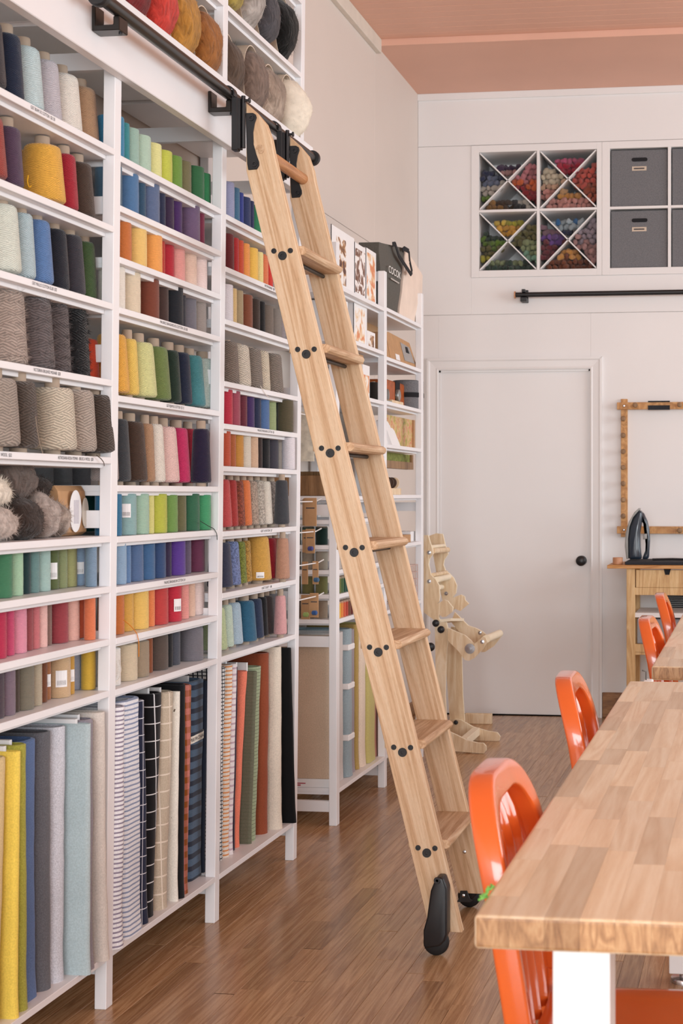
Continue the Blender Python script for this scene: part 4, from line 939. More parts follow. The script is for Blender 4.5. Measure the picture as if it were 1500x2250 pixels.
# kraft packages, second shelf of the corner bay
for k, (xa, xb, yt, X, tilt, lb) in enumerate(((850, 853, 730, -1.65, 0, 'kraft package standing leftmost on the corner bay second shelf'), (853.5, 857.5, 728, -1.65, 0, 'kraft package second from left on the corner bay shelf'), (858, 918, 726, -1.65, .0, 'large kraft package with clear window leaning toward the corner'))):
    A = at_X(xa, yt, X); B = at_X(xb, yt, X); zb = 1.9145
    o = thing('kraft_package', (X, (A.y + B.y) / 2, zb), uniq(lb), 'package', 'kraft packages on the corner bay')
    hgt = A.z - zb; L = B.y - A.y
    f = lambda p: (X - .025 - (p[1] * .12), A.y + p[0] * L, zb + p[1] * hgt)
    g_ = lambda p: (X - (p[1] * .12) * .2, A.y + p[0] * L, zb + p[1] * hgt)
    MB().prism([(0.02, 0), (1, 0), (.84, .93), (.12, 1), (0, .96)], f, g_).build('paper', M['kraft'], o, bevel=.002, seg=1)
    if k == 2:
        h2 = lambda p: (X - (p[1] * .12) * .2 + .001, A.y + p[0] * L, zb + p[1] * hgt); h3 = lambda p: (X - (p[1] * .12) * .2 + .002, A.y + p[0] * L, zb + p[1] * hgt)
        MB().prism([(.52, .18), (.9, .2), (.78, .74), (.46, .8)], h2, h3).build('window', plain('grey_window_film', '#8d8884', .25), o)
        MB().prism([(.62, .5), (.74, .5), (.7, .72), (.62, .7)], h3, lambda p: (h3(p)[0] + .001,) + h3(p)[1:]).build('contents', M['dark'], o)
        MB().prism([(.2, .1), (.34, .1), (.34, .3), (.2, .3)], h2, h3).build('label', M['card_white'], o)
# leather pouch, tins, felt roll on the third shelf
A = at_X(850, 832, -1.70); B = at_X(898, 832, -1.70); zb = 1.7165
o = thing('leather_case', (-1.70, (A.y + B.y) / 2, zb), 'glossy orange brown leather case behind the tins', 'case')
MB().box(-1.80, -1.70, A.y, B.y, zb, A.z).build('case_body', M['leather'], o, bevel=.012, seg=3)
MB().box(-1.6995, -1.697, A.y + (B.y - A.y) * .35, A.y + (B.y - A.y) * .55, zb + .03, A.z - .002).build('case_strap', M['dark'], o)
A = at_X(905, 834, -1.66); B = at_X(921, 834, -1.66)
o = thing('felt_roll', (-1.67, (A.y + B.y) / 2, zb), 'grey felt roll with a dark band beside the corner post', 'felt roll')
r_ = (B.y - A.y) / 2
m = MB().lathe([(r_ * .9, 0), (r_, .004), (r_, A.z - zb - .004), (r_ * .9, A.z - zb)], 20); m.v = [(p[0] - 1.70, p[1] + (A.y + B.y) / 2, p[2] + zb) for p in m.v]; m.build('felt', M['felt_grey'], o, smooth=True)
m = MB().lathe([(r_ + .001, 0), (r_ + .002, .002), (r_ + .002, .022), (r_ + .001, .024)], 20, cap=False); m.v = [(p[0] - 1.70, p[1] + (A.y + B.y) / 2, p[2] + zb + .06) for p in m.v]; m.build('band', M['dark'], o, smooth=True)
for k, (px, py) in enumerate(((860, 868), (871, 869))):
    c = at_X(px, py, -1.64)
    o = thing('round_tin', (c.x, c.y, c.z), uniq(('round metal tin lying on its side, left of the pair', 'round metal tin lying on its side, right of the pair')[k]), 'tin')
    m = MB().lathe([(.001, 0), (.026, 0), (.028, .002), (.028, .012), (.026, .014), (.022, .012), (.001, .012)], 26, 'X'); m.v = [(p[0] + c.x - .03 * (1 - k), p[1] + c.y, p[2] + c.z) for p in m.v]; m.build('tin_body', M['glass_jar'], o, smooth=True)
for (xa, xb, yt, lb, mt) in ((850, 862, 880, 'small pale blue card box under the tins', '#9fc4dc'), (862, 886, 878, 'small light wood box under the tins', None)):
    A = at_X(xa, yt, -1.63); B = at_X(xb, yt, -1.63)
    o = MB().box(-1.70, -1.63, A.y, B.y, zb, A.z).build('small_box', plain('pale_blue_card', mt, .7) if mt else M['ply'], None, bevel=.0015, seg=1); tag(o, uniq(lb), 'box')
# moss picture and cards on the fourth shelf
zb = 1.5245; A = at_X(850, 911, -1.72); B = at_X(908, 909, -1.72)
o = thing('moss_picture', (-1.72, (A.y + B.y) / 2, zb), 'colourful dried moss picture in a wooden frame', 'picture')
MB().box(-1.735, -1.72, A.y, B.y - .03, zb, A.z).build('moss_panel', M['moss'], o)
MB().box(-1.735, -1.712, B.y - .03, B.y, zb, A.z).build('frame_side', M['kraft'], o)
A = at_X(850, 994, -1.70); B = at_X(908, 994, -1.70); z0 = at_X(880, 1030, -1.70).z; z1 = at_X(880, 1014, -1.70).z; z2 = 1.4975
o = thing('moss_box', (-1.70, (A.y + B.y) / 2, z0), 'wood framed panel of green moss hung under the fourth shelf', 'picture')
MB().box(-1.74, -1.70, A.y, B.y, z0, z1).box(-1.74, -1.70, B.y - .03, B.y, z1, z2).build('frame', M['woodbox'], o)
MB().box(-1.74, -1.712, A.y, B.y - .03, z1, z2).build('moss', M['moss_green'], o)
for k, (xa, xb, yt, X, lb, f_) in enumerate(((848, 876, 922, -1.66, 'white arched card propped before the moss picture', .7), (862, 880, 938, -1.64, 'small white printed card in front of the arched card', .9))):
    A = at_X(xa, yt, X); B = at_X(xb, yt, X); L = B.y - A.y; hh = A.z - zb
    o = MB().prism([(0, 0), (1, 0), (f_, .85), (f_ * .85, 1), (.1, 1), (0, .95)], lambda p: (X - .02 - p[1] * .03, A.y + p[0] * L, zb + p[1] * hh), lambda p: (X - p[1] * .03, A.y + p[0] * L, zb + p[1] * hh)).build('white_card', M['card_white'], None, bevel=.001, seg=1)
    tag(o, uniq(lb), 'card')
    if k: pass
# button crate
zb = 1.2975; A = at_X(848, 1076, -1.635); B = at_X(897, 1060, -1.635)
cr = thing('wooden_crate', (-1.67, (A.y + B.y) / 2, zb), 'small slatted wooden crate holding buttons on the corner bay', 'crate')
for (a_, b_, zz) in ((A.y, A.y + (B.y - A.y) * .66, .03), (A.y + (B.y - A.y) * .3, B.y, .055)):
    x_ = -1.635 if zz < .04 else -1.70
    MB().box(x_ - .006, x_, a_, b_, zb, zb + zz).build('front_slat', M['ply'], cr, bevel=.001, seg=1); MB().box(x_ - .06, x_ - .006, b_ - .006, b_, zb, zb + zz).box(x_ - .06, x_ - .006, a_, a_ + .006, zb, zb + zz).build('end_slat', M['ply'], cr, bevel=.001, seg=1)
for k in range(5):
    yb_ = A.y + (B.y - A.y) * (.28 + .13 * k)
    o = thing('wood_disc', (-1.685, yb_, zb + .03), f'dark wooden button disc standing in the crate, {["first", "second", "third", "fourth", "last"][k]} from left', 'button', 'button discs in the crate')
    m = MB().lathe([(.001, 0), (.026, 0), (.027, .002), (.027, .006), (.001, .007)], 18, 'Y'); m.v = [(p[0] - 1.685, p[1] * 1 + yb_ + p[2] * .3, p[2] + zb + .055) for p in m.v]; m.build('disc', plain('dark_walnut', '#4a382c', .6) if k < 4 else M['ply'], o, smooth=True)
o = thing('thread_reel', (-1.665, A.y + .03, zb), 'round black reel with red centre at the crate edge', 'reel')
for r_, x_, mt in ((.028, 0, 'dark'), (.011, .004, 'red_ink')):
    m = MB().lathe([(.001, 0), (r_, 0), (r_, .01), (.001, .01)], 20, 'X'); m.v = [(p[0] - 1.665 + x_, p[1] + A.y + .026, p[2] + zb + .031) for p in m.v]; m.build('reel_disc', M[mt], o, smooth=True)
# small boxes, sixth shelf
zb = 1.0695
for (xa, xb, yt, X, mt, lb) in ((873, 886, 1181, -1.63, 'ply', 'small pale wood box on the corner bay sixth shelf'), (886, 902, 1176, -1.64, 'kraft', 'small kraft box on the corner bay sixth shelf'), (902, 912, 1168, -1.66, 'card_white', 'small white printed box on the corner bay sixth shelf'), (870, 901, 1170, -1.72, 'dark', 'flat black and white box behind the kraft box')):
    A = at_X(xa, yt, X); B = at_X(xb, yt, X); tag(MB().box(X - .05, X, A.y, B.y, zb, A.z).build('small_box', M[mt], None, bevel=.001, seg=1), uniq(lb), 'box')
# copper wire basket, seventh shelf
zb = .7815; A = at_X(885, 1246, -1.635); B = at_X(917, 1246, -1.635); zt = A.z
o = thing('wire_basket', (-1.69, (A.y + B.y) / 2, zb), 'small copper wire basket on the corner bay lower shelf', 'basket')
for k in range(9):
    y_ = A.y + (B.y - A.y) * k / 8; MB().cyl(.0016, (-1.635, y_, zb), (-1.635, y_, zt), 6).build('wire', M['wire'], o)
for k in range(6):
    z_ = zb + .002 + (zt - zb - .004) * k / 5
    MB().tube([(-1.635, A.y, z_), (-1.635, B.y, z_), (-1.75, B.y, z_), (-1.75, A.y, z_), (-1.635, A.y, z_)], .0018, 6).build('wire_hoop', M['wire'], o)
o = blob(.04, .07, .05, 4, .3, 3); ob = o.build('tissue_bundle', M['card_white']); ob.location = (-1.69, (A.y + B.y) / 2 - .02, zb + .055); tag(ob, 'crumpled white paper bundle in the copper wire basket', 'paper')
# thread spools on the narrow shelves of the second unit
def spool_row(zi, cols, X, label, r=.017, h_=.058, y0=5.60, step=.037, n=None):
    z = QZ[0][zi]
    for k, (nm, hx) in enumerate(cols):
        t = thing('thread_spool', (X, y0 + k * step, z), uniq(f'{nm} thread spool {label}'), 'thread spool', 'thread spools on the second unit', local=True)
        col(link('thread', ymesh('cyl', r, h_, 'yarn_fine'), None, t), hx); link('tube', tubemesh(r * .95, h_ - .004, h_ + .003), None, t)
ordn = ['first', 'second', 'third', 'fourth', 'fifth', 'sixth', 'seventh']
for zi, hx, cn in ((6, '#1f5a4c', 'green'), (7, '#a89c8a', 'linen beige'), (8, '#7d7a44', 'olive'), (9, '#a58d76', 'tan')):
    for k in range(3):
        xs_ = (-1.70, -1.755, -1.81)[k]
        z = QZ[0][zi]
        t = thing('thread_spool', (xs_, 5.612, z), uniq(f'{cn} thread spool at the near shelf end, {["nearest the aisle", "middle of three", "nearest the wall"][k]}'), 'thread spool', 'thread spools on the second unit', local=True)
        col(link('thread', ymesh('cyl', .024, .07, 'yarn_fine'), None, t), hx if k else {'#1f5a4c': '#14322c'}.get(hx, hx)); link('tube', tubemesh(.022, .066, .073), None, t)
spool_row(8, [('moss green', '#6f7c3c'), ('leaf green', '#4a6c3e'), ('dark green', '#23503c'), ('teal green', '#1f5a50'), ('pine green', '#2a4a3a')], -1.645, 'beside the ladder on the narrow shelf', .016, .062, 5.64, .036)
spool_row(9, [('yellow', '#f0bc20'), ('orange', '#ee8a24'), ('coral', '#dd5a30'), ('brick red', '#b83c22'), ('brown', '#7a4a34'), ('maroon', '#6a2a24')], -1.645, 'beside the ladder on the lowest narrow shelf', .016, .062, 5.635, .036)
spool_row(7, [('pale grey', '#c8c0b8'), ('stone', '#b5aca2'), ('ash', '#a8a4a0')], -1.645, 'beside the ladder on the middle narrow shelf', .016, .062, 5.64, .036)
# brown wooden tray and hanging kraft cards between the two units
A = at_Y(664, 1050, 5.50); B = at_Y(722, 1050, 5.50)
o = thing('wooden_tray', ((A.x + B.x) / 2, 5.62, 1.2935), 'brown oak tray box on the shelf end behind the ladder', 'tray')
z0, z1 = 1.2935, at_Y(690, 1045, 5.60).z
MB().box(-1.90, -1.66, 5.60, 5.612, z0, z1).build('tray_front', M['woodbox'], o, bevel=.002, seg=1); MB().box(-1.90, -1.66, 5.84, 5.852, z0, z1 + .02).build('tray_back', M['woodbox'], o, bevel=.002, seg=1)
MB().box(-1.90, -1.89, 5.612, 5.84, z0, z1).box(-1.67, -1.66, 5.612, 5.84, z0, z1).build('tray_side', M['woodbox'], o); MB().box(-1.89, -1.67, 5.612, 5.84, z0, z0 + .006).build('tray_base', M['woodbox'], o)
def card_group(items, Yp, hook):
    hx0 = hook
    for k, (x0, x1, y0_, y1_, hx, lb) in enumerate(items):
        A = at_Y(x0, y0_, Yp - k * .012); B = at_Y(x1, y1_, Yp - k * .012)
        o = thing('kraft_card', ((A.x + B.x) / 2, Yp - k * .012, B.z), uniq(lb), 'card', 'kraft cards hanging on white hooks')
        MB().box(A.x, B.x, Yp - k * .012, Yp - k * .012 + .004, B.z, A.z).build('card', M['kraft'], o, bevel=.0008, seg=1)
        yv = Yp - k * .012 - .0008; L = B.x - A.x; Hh = A.z - B.z
        MB().box(A.x + L * .15, A.x + L * .85, yv, yv + .0007, B.z + Hh * .62, B.z + Hh * .66).build('card_print', M['ink'], o)
        if hx: blobm = MB().lathe([(.004, 0), (.009, .004), (.009, .018), (.004, .022)], 12, 'X'); blobm.v = [(p[0] + A.x + L * .3, p[1] + yv - .006, p[2] + B.z + Hh * .2) for p in blobm.v]; col(blobm.build('thread_sample', M['yarn_fine'], o, smooth=True), hx)
    c = at_Y(*hook, Yp)
    MB().tube([(c.x, PY[3] + PT, c.z), (c.x, Yp - .05, c.z), (c.x, Yp - .07, c.z + .004)], .0024, 8)
    h_ = MB().tube([(c.x - .0, PY[3] + PT + .001, c.z), (c.x, Yp + .02, c.z), (c.x + .02, Yp + .03, c.z + .012)], .0024, 8).build('display_hook', M['wire_white'])
    tag(h_, uniq('white wire display hook ' + {1102: 'at the top', 1168: 'second from the top', 1237: 'third from the top', 1310: 'at the bottom'}[hook[1]] + ' beside the third post'), 'hook')
card_group([(664, 690, 1097, 1155, None, 'kraft sample card in front of the top hanging stack'), (666, 694, 1095, 1154, None, 'kraft sample card second in the top hanging stack'), (668, 695, 1094, 1156, None, 'pale fronted kraft card nearest in the top hanging stack')], 5.40, (690, 1102))
card_group([(664, 684, 1164, 1214, None, 'kraft card behind the violet thread card'), (671, 691, 1162, 1216, '#4a4a90', 'kraft card with a violet thread sample')], 5.38, (690, 1168))
card_group([(663, 676, 1234, 1284, None, 'kraft card behind the blue thread sample card'), (686, 699, 1233, 1284, '#3f6a90', 'narrow kraft card with a blue thread sample')], 5.36, (695, 1237))
card_group([(661, 680, 1307, 1361, '#a9c86a', 'kraft card with a green thread sample'), (680, 699, 1303, 1357, '#2f5a9a', 'wide kraft card with a blue thread sample, lowest hook')], 5.34, (695, 1310))
for k, (px, py) in enumerate(((672, 920), (680, 960), (676, 985))):
    c = at_Y(px, py, 5.35); o = MB().box(c.x - .03, c.x + .03, 5.35 - k * .01, 5.354 - k * .01, c.z - .05, at_Y(676, 912, 5.35).z + .012).build('paper_sheet', plain('cream_print_paper', '#ddd8c8', .8, .2, 40) if k == 0 else bpy.data.materials['cream_print_paper'])
    tag(o, uniq(('cream printed paper hanging highest beside the third post', 'cream printed paper hanging in the middle beside the third post', 'cream printed paper hanging lowest beside the third post')[k]), 'paper')
c = at_Y(676, 912, 5.35); hk = MB().tube([(c.x, PY[3] + PT + .001, c.z), (c.x, 5.38, c.z), (c.x + .015, 5.39, c.z + .01)], .0024, 8).build('display_hook', M['wire_white']); tag(hk, 'white wire hook holding printed papers high beside the third post', 'hook')
# fabric on the bottom shelf of the second unit
zc = QZ[0][10]
def side_bolt(Y0, Y1, X0, X1, ztop, hx, lab, mat='cl', zb=None):
    zb = zc + .02 if zb is None else zb
    o = thing('fabric_bolt', (X1, Y1, zb), uniq(lab), 'fabric bolt', local=True)
    b = link('fabric', bolt_mesh(Y1 - Y0, X1 - X0, ztop - zb, 0, 0, Y0 * 3, .0015).mesh('fabric', True), M[mat], o); col(b, hx); return o
bx = MB().box(-1.92, -1.665, 5.593, 5.70, zc + .0005, zc + .034).build('flat_carton', M['card_white'], None, bevel=.001, seg=1); tag(bx, 'flat white carton with red print under the beige canvas bolt', 'box')
MB().box(-1.85, -1.76, 5.592, 5.593, zc + .014, zc + .018).build('print_line', M['red_ink'], bx); MB().box(-1.83, -1.78, 5.592, 5.593, zc + .006, zc + .011).build('print_line', M['red_ink'], bx)
side_bolt(5.594, 5.66, -1.90, -1.655, .735, '#d2b498', 'wide beige canvas bolt filling the near side of the second unit', zb=zc + .035)
Yp_ = 5.665
for (xr, X1, zt_, hx, lb) in ((757, -1.66, .74, '#cfc8c4', 'pale grey linen bolt beside the second unit near post'), (777, -1.645, .745, '#93a6ae', 'crumpled grey blue cloth bundle tied with white tape'), (782, -1.66, .735, '#9a8f96', 'thin mauve grey bolt between blue cloth and mustard bolt'), (790, -1.655, .75, '#b3964c', 'mustard fabric bolt on the second unit'), (806, -1.65, .74, '#e6d3bd', 'pale peach fabric bolt on the second unit'), (827, -1.645, .735, '#c3b868', 'chartreuse fabric bolt on the second unit'), (840, -1.66, .72, '#b87a68', 'dusty red fabric bolt at the second unit middle post')):
    Y1_ = at_X(xr, 1550, X1).y
    o = side_bolt(Yp_, Y1_ - .001, -1.88, X1, zt_, hx, lb, zb=zc + .001)
    if 'tied' in lb:
        for zz in (.15, .36, .52):
            T_ = Y1_ - .001 - Yp_; ring = MB(); r_ = min(T_ * .5, .028)
            m = MB().box(-.06, .004, -T_ - .003, .003, zz, zz + .024).build('tape', M['card_white'], o, bevel=.003, seg=1)
    Yp_ = Y1_

# ------------------------------------------------------------------ wall cubbies with wool skeins and felt boxes
CD = .34
def cubby(x0, x1, xi0, xd0, xd1, xi1, label):
    o = thing('wall_cubby', ((x0 + x1) / 2, BY, CZ0), label, 'cubby shelf')
    y0, y1 = BY - .006, BY + CD
    MB().box(x0, xi0, y0, y1, CZ0, CZ1).build('side_panel', M['wall'], o, bevel=.001, seg=1); MB().box(xi1, x1, y0, y1, CZ0, CZ1).build('side_panel', M['wall'], o, bevel=.001, seg=1)
    MB().box(xi0, xi1, y0, y1, 3.31, CZ1).build('top_panel', M['wall'], o, bevel=.001, seg=1); MB().box(xi0, xi1, y0, y1, CZ0, 2.615).build('bottom_panel', M['wall'], o, bevel=.001, seg=1)
    MB().box(xd0, xd1, y0, y1, 2.615, 3.31).build('divider', M['wall'], o, bevel=.001, seg=1)
    for a, b in ((xi0, xd0), (xd1, xi1)): MB().box(a, b, y0, y1, 2.957, 2.972).build('middle_shelf', M['wall'], o, bevel=.001, seg=1)
    MB().box(x0, x1, y1, y1 + .006, CZ0, CZ1).build('back_panel', M['wall'], o); return o
cub1 = cubby(CX0, -.876, -1.602, -1.259, -1.242, -.906, 'white wall cubby with crossed dividers full of coloured wool skeins')
cub2 = cubby(-.875, CX1, -.829, -.492, -.474, -.137, 'white wall cubby holding dark grey felt boxes')
sk_m = []
for v in range(3):
    m = MB(); pr = [(.25, -1), (.8, -.8), (1, -.35), (.92, 0), (1, .35), (.8, .8), (.25, 1)]
    m.lathe(pr, 10)
    for i, p in enumerate(m.v):
        a = math.atan2(p[1], p[0]) + p[2] * 1.4; k = 1 + .16 * math.cos(2 * a + v) + .06 * math.sin(5 * a)
        m.v[i] = (p[0] * k, p[1] * k, p[2])
    me = m.mesh('skein', True, 0); me.polygons.foreach_set('use_smooth', [True] * len(me.polygons)); me.materials.append(M['yarn_wool']); sk_m.append(me)
WEDGE = {}
CN = {'p': ('plum', '#43284c'), 'dp': ('dusty pink', '#b98a86'), 'nv': ('navy', '#232c50'), 'bg': ('blue grey', '#6c7690'), 'ow': ('off white', '#cfc6ba'), 'gr': ('leaf green', '#6a8c2c'), 'pk': ('pink', '#cf7f86'), 'rd': ('red', '#9c1826'), 'or': ('orange', '#dc6424'), 'db': ('dark brown', '#4a3420'), 'gd': ('bronze gold', '#96682a'), 'bk': ('black', '#232024'), 'cr': ('crimson', '#b8183a'), 'rp': ('rose pink', '#cc5c80'), 'cm': ('cream', '#e4d4b8'), 'pc': ('peach', '#e2b898'), 'sp': ('salmon pink', '#d8958a'), 'co': ('coral', '#cf5648'), 'ru': ('rust orange', '#b05030'), 'ta': ('tan', '#c09468'), 'am': ('amber', '#d8984c'), 'yl': ('yellow', '#e0c050'), 'gy': ('golden yellow', '#e2a83a'), 'lm': ('chartreuse', '#b4ae34'), 'ol': ('olive', '#6e6836'), 'sg': ('sage', '#95a274'), 'mt': ('mint', '#86b498'), 'dg': ('dark green', '#2e4436'), 'bl': ('blue', '#3270a8'), 'ib': ('ice blue', '#b4c4cc'), 'mv': ('mauve', '#94707e'), 'vi': ('violet', '#744c98'), 'mr': ('maroon', '#7c343e'), 'lg': ('lilac grey', '#a898a4'), 'br': ('russet brown', '#7c3c18')}
spec = {('upper left', 'top'): ('p p p dp', .55), ('upper left', 'left'): ('nv bg ow gr', .80), ('upper left', 'right'): ('pk pk or rd rd', .92), ('upper left', 'bottom'): ('gd db bk ow', .42),
        ('upper right', 'top'): ('rp cr cr', .72), ('upper right', 'left'): ('cm cm pc sp', .84), ('upper right', 'right'): ('co co ru ru', .78), ('upper right', 'bottom'): ('ta am sp sp', .72),
        ('lower left', 'top'): ('yl lm gy gy', .9), ('lower left', 'left'): ('dg gr ol lm', .72), ('lower left', 'right'): ('ol ol sg mt', .92), ('lower left', 'bottom'): ('sg dg dg', .34),
        ('lower right', 'top'): ('bl ib ib nv', .92), ('lower right', 'left'): ('mv vi mr mr', .86), ('lower right', 'right'): ('lg lg dp dp', .95), ('lower right', 'bottom'): ('am br br', .75)}
cells = {'upper left': (-1.602, -1.259, 2.972, 3.31), 'upper right': (-1.242, -.906, 2.972, 3.31), 'lower left': (-1.602, -1.259, 2.615, 2.957), 'lower right': (-1.242, -.906, 2.615, 2.957)}
nsk = 0
cand = []
for cn, (xa, xb, za, zb2) in cells.items():
    for sgn in (1, -1):
        L = math.hypot(xb - xa, zb2 - za); th_ = .0035
        m = MB(); dx, dz = (xb - xa), (zb2 - za) * sgn; z0 = za if sgn > 0 else zb2
        nxv, nzv = -dz / L * th_, dx / L * th_
        e = .012
        ps = [(xa + dx * e + nxv, z0 + dz * e + nzv), (xa + dx * (1 - e) + nxv, z0 + dz * (1 - e) + nzv), (xa + dx * (1 - e) - nxv, z0 + dz * (1 - e) - nzv), (xa + dx * e - nxv, z0 + dz * e - nzv)]
        m.prism(ps, lambda p: (p[0], BY - .003, p[1]), lambda p: (p[0], BY + CD - .01, p[1])); m.build('cross_panel', M['wall'], cub1)
    mx, mz = (xa + xb) / 2, (za + zb2) / 2; hw, hh = (xb - xa) / 2, (zb2 - za) / 2
    for wd in ('top', 'left', 'right', 'bottom'):
        cols, fill = spec[(cn, wd)]; cols = cols.split(); S = .0342
        pts = []
        j = 0; z = za + S * .5
        while z < zb2:
            x = xa + S * .5 + (S / 2 if j % 2 else 0)
            while x < xb:
                u, v = (x - mx) / hw, (z - mz) / hh; mg = .085
                ins = {'top': v > abs(u) + mg and v < .97, 'bottom': -v > abs(u) + mg * .8, 'left': -u > abs(v) + mg, 'right': u > abs(v) + mg}[wd]
                if ins: pts.append((x, z))
                x += S
            z += S * .86; j += 1
        zmin = min(p[1] for p in pts); zmax = max(p[1] for p in pts)
        for (x, z) in pts:
            t = (z - zmin) / (zmax - zmin + 1e-6)
            lim = fill + .14 * noise.noise(Vector((x * 14, z * 3, len(cn))))
            if t > lim: continue
            ci = (1 - t / max(lim, .01)) * len(cols) * .999
            if wd == 'bottom' and cn == 'upper left': ci = (x - xa) / (xb - xa) * 3.99
            ci = int(min(len(cols) - 1, max(0, ci + random.uniform(-.45, .45)))); cand.append((cn, wd, x, z, cols[ci]))
step_ = max(1.0, len(cand) / 296)
print('skein candidates', len(cand))
keep = cand if len(cand) <= 296 else [cand[int(i * step_)] for i in range(296)]
drop = [c for c in cand if c not in keep]
def sk_rot(): return (R(90) + random.gauss(0, .5), random.gauss(0, .5), random.uniform(0, 3.1))
for (cn, wd, x, z, k) in keep:
    nm, hx = CN[k]
    o = link('wool_skein', random.choice(sk_m), None); o.location = (x, BY + .045 + random.uniform(-.012, .012), z); o.rotation_euler = sk_rot()
    s_ = random.uniform(.9, 1.12); o.scale = (.0162 * s_, .0185 * s_, .0235 * s_); c = srgb(hx); j = random.uniform(.8, 1.2); o.color = (min(1, c[0] * j), min(1, c[1] * j), min(1, c[2] * j), 1)
    tag(o, f'{nm} wool skein heaped in the {wd} wedge of the {cn} cubby', 'wool skein', f'{nm} skeins in the {wd} wedge, {cn} cubby')
if drop:
    sm = {}
    for (cn, wd, x, z, k) in drop:
        m = sm.setdefault((cn, k), MB()); b = sk_m[0]; rt = Matrix.Translation((x, BY + .05, z)) @ Matrix.Rotation(random.uniform(0, 3), 4, 'Y') @ Matrix.Diagonal((.0155, .02, .0165, 1))
        vs = [rt @ Vector((v.co.x, v.co.z, v.co.y)) for v in b.vertices]; m.add(vs, [tuple(p.vertices) for p in b.polygons])
    for (cn, k), m in sm.items():
        o = m.build('wool_skein_heap', M['yarn_wool'], None, smooth=True); col(o, CN[k][1]); tag(o, f'{CN[k][0]} wool skeins filling gaps in the {cn} cubby', 'wool skeins', kind='stuff')
for k, (xa, xb, za, zb2, lb, hasl) in enumerate(((-.829, -.492, 2.972, 3.31, 'dark grey felt box in the upper left cell of the box cubby', 1), (-.829, -.492, 2.615, 2.957, 'dark grey felt box in the lower left cell of the box cubby', 1), (-.474, -.137, 2.972, 3.31, 'dark grey felt box in the upper right cell of the box cubby', 0), (-.474, -.137, 2.615, 2.957, 'dark grey felt box in the lower right cell of the box cubby', 0))):
    o = thing('felt_box', ((xa + xb) / 2, BY + .1, za), lb, 'storage box', 'felt boxes in the wall cubby')
    MB().box(xa + .005, xb - .003, BY + .006, BY + .31, za + .001, zb2 - .008).build('box_body', M['felt_grey'], o, bevel=.006, seg=2)
    cx = (xa + xb) / 2 + .004; cz = zb2 - .066
    pr = [(cx + sx * .035 + .011 * math.cos(t), cz + .011 * math.sin(t)) for sx, a0 in ((1, -.5), (-1, .5)) for t in [math.pi * (a0 + q / 8) for q in range(9)]]
    MB().prism(pr, lambda p: (p[0], BY + .0035, p[1]), lambda p: (p[0], BY + .0062, p[1])).build('handle_hole', M['dark'], o)
    if hasl:
        lx = cx - .002; lz = cz - .052
        lt = MB().box(lx - .042, lx + .042, BY + .0035, BY + .006, lz - .012, lz + .012).build('paper_tag', M['cream_card'], o)
        MB().box(lx - .032, lx + .03, BY + .0028, BY + .0035, lz - .004, lz + .004).build('handwriting', M['ink'], lt)
# black curtain pole on the back wall
o = thing('curtain_pole', (-.5, BY - .06, 2.46), 'thin black wall pole below the cubbies', 'pole')
MB().cyl(.0145, (-1.375, BY - .06, 2.461), (.6, BY - .06, 2.461), 18).build('pole_tube', M['black'], o, smooth=True)
m = MB().lathe([(.001, 0), (.021, 0), (.021, .007), (.001, .008)], 20, 'X'); m.v = [(p[0] - 1.382, p[1] + BY - .06, p[2] + 2.461) for p in m.v]; m.build('end_disc', M['copper'], o, smooth=True)
MB().box(-1.345, -1.308, BY - .08, BY, 2.420, 2.444).box(-1.337, -1.316, BY - .078, BY - .042, 2.474, 2.492).box(-1.345, -1.308, BY - .012, BY, 2.42, 2.495).build('wall_bracket', M['black'], o, bevel=.002, seg=1)

# ------------------------------------------------------------------ warping board on the back wall
wbd = thing('warping_board', (-.5, BY - .02, 1.05), 'wooden warping board frame with round pegs on the back wall', 'warping board')
MB().box(-.763, -.725, BY - .022, BY, 1.052, 1.852).build('upright', M['peg'], wbd, bevel=.001, seg=1)
for z0, z1 in ((1.790, 1.831), (1.072, 1.114)): MB().box(-.784, .35, BY - .044, BY - .022, z0, z1).build('crossbar', M['peg'], wbd, bevel=.001, seg=1)
for py in (212, 322, 428, 532, 637, 744, 850):
    z_ = at_Y(1368, 850 + py / 3, BY - .03).z
    m = MB().lathe([(.008, 0), (.008, .05), (.014, .056), (.015, .068), (.011, .074), (.001, .075)], 16, 'Y'); m.v = [(p[0] - .744, BY - .022 - p[1], p[2] + z_) for p in m.v]; m.build('peg', M['woodbox'], wbd, smooth=True)
for px in (1397, 1494):
    for zz in ((1.811,) if px == 1397 else (1.811, 1.093)):
        c = at_Y(px, 890, BY - .05)
        m = MB().lathe([(.008, 0), (.008, .05), (.014, .056), (.015, .068), (.011, .074), (.001, .075)], 16, 'Y'); m.v = [(p[0] + c.x, BY - .044 - p[1], p[2] + zz) for p in m.v]; m.build('peg', M['woodbox'], wbd, smooth=True)
for zz in (1.811, 1.093):
    m = MB().lathe([(.008, 0), (.006, .004), (.001, .005)], 12, 'Y'); m.v = [(p[0] - .744, BY - .044 - p[1], p[2] + zz) for p in m.v]; m.build('bolt', M['chrome'], wbd, smooth=True)
MB().box(-.604, -.478, BY - .05, BY - .0445, 1.786, 1.812).box(-.604, -.478, BY - .05, BY - .0445, 1.830, 1.838).build('black_strip', M['mat_black'], wbd)

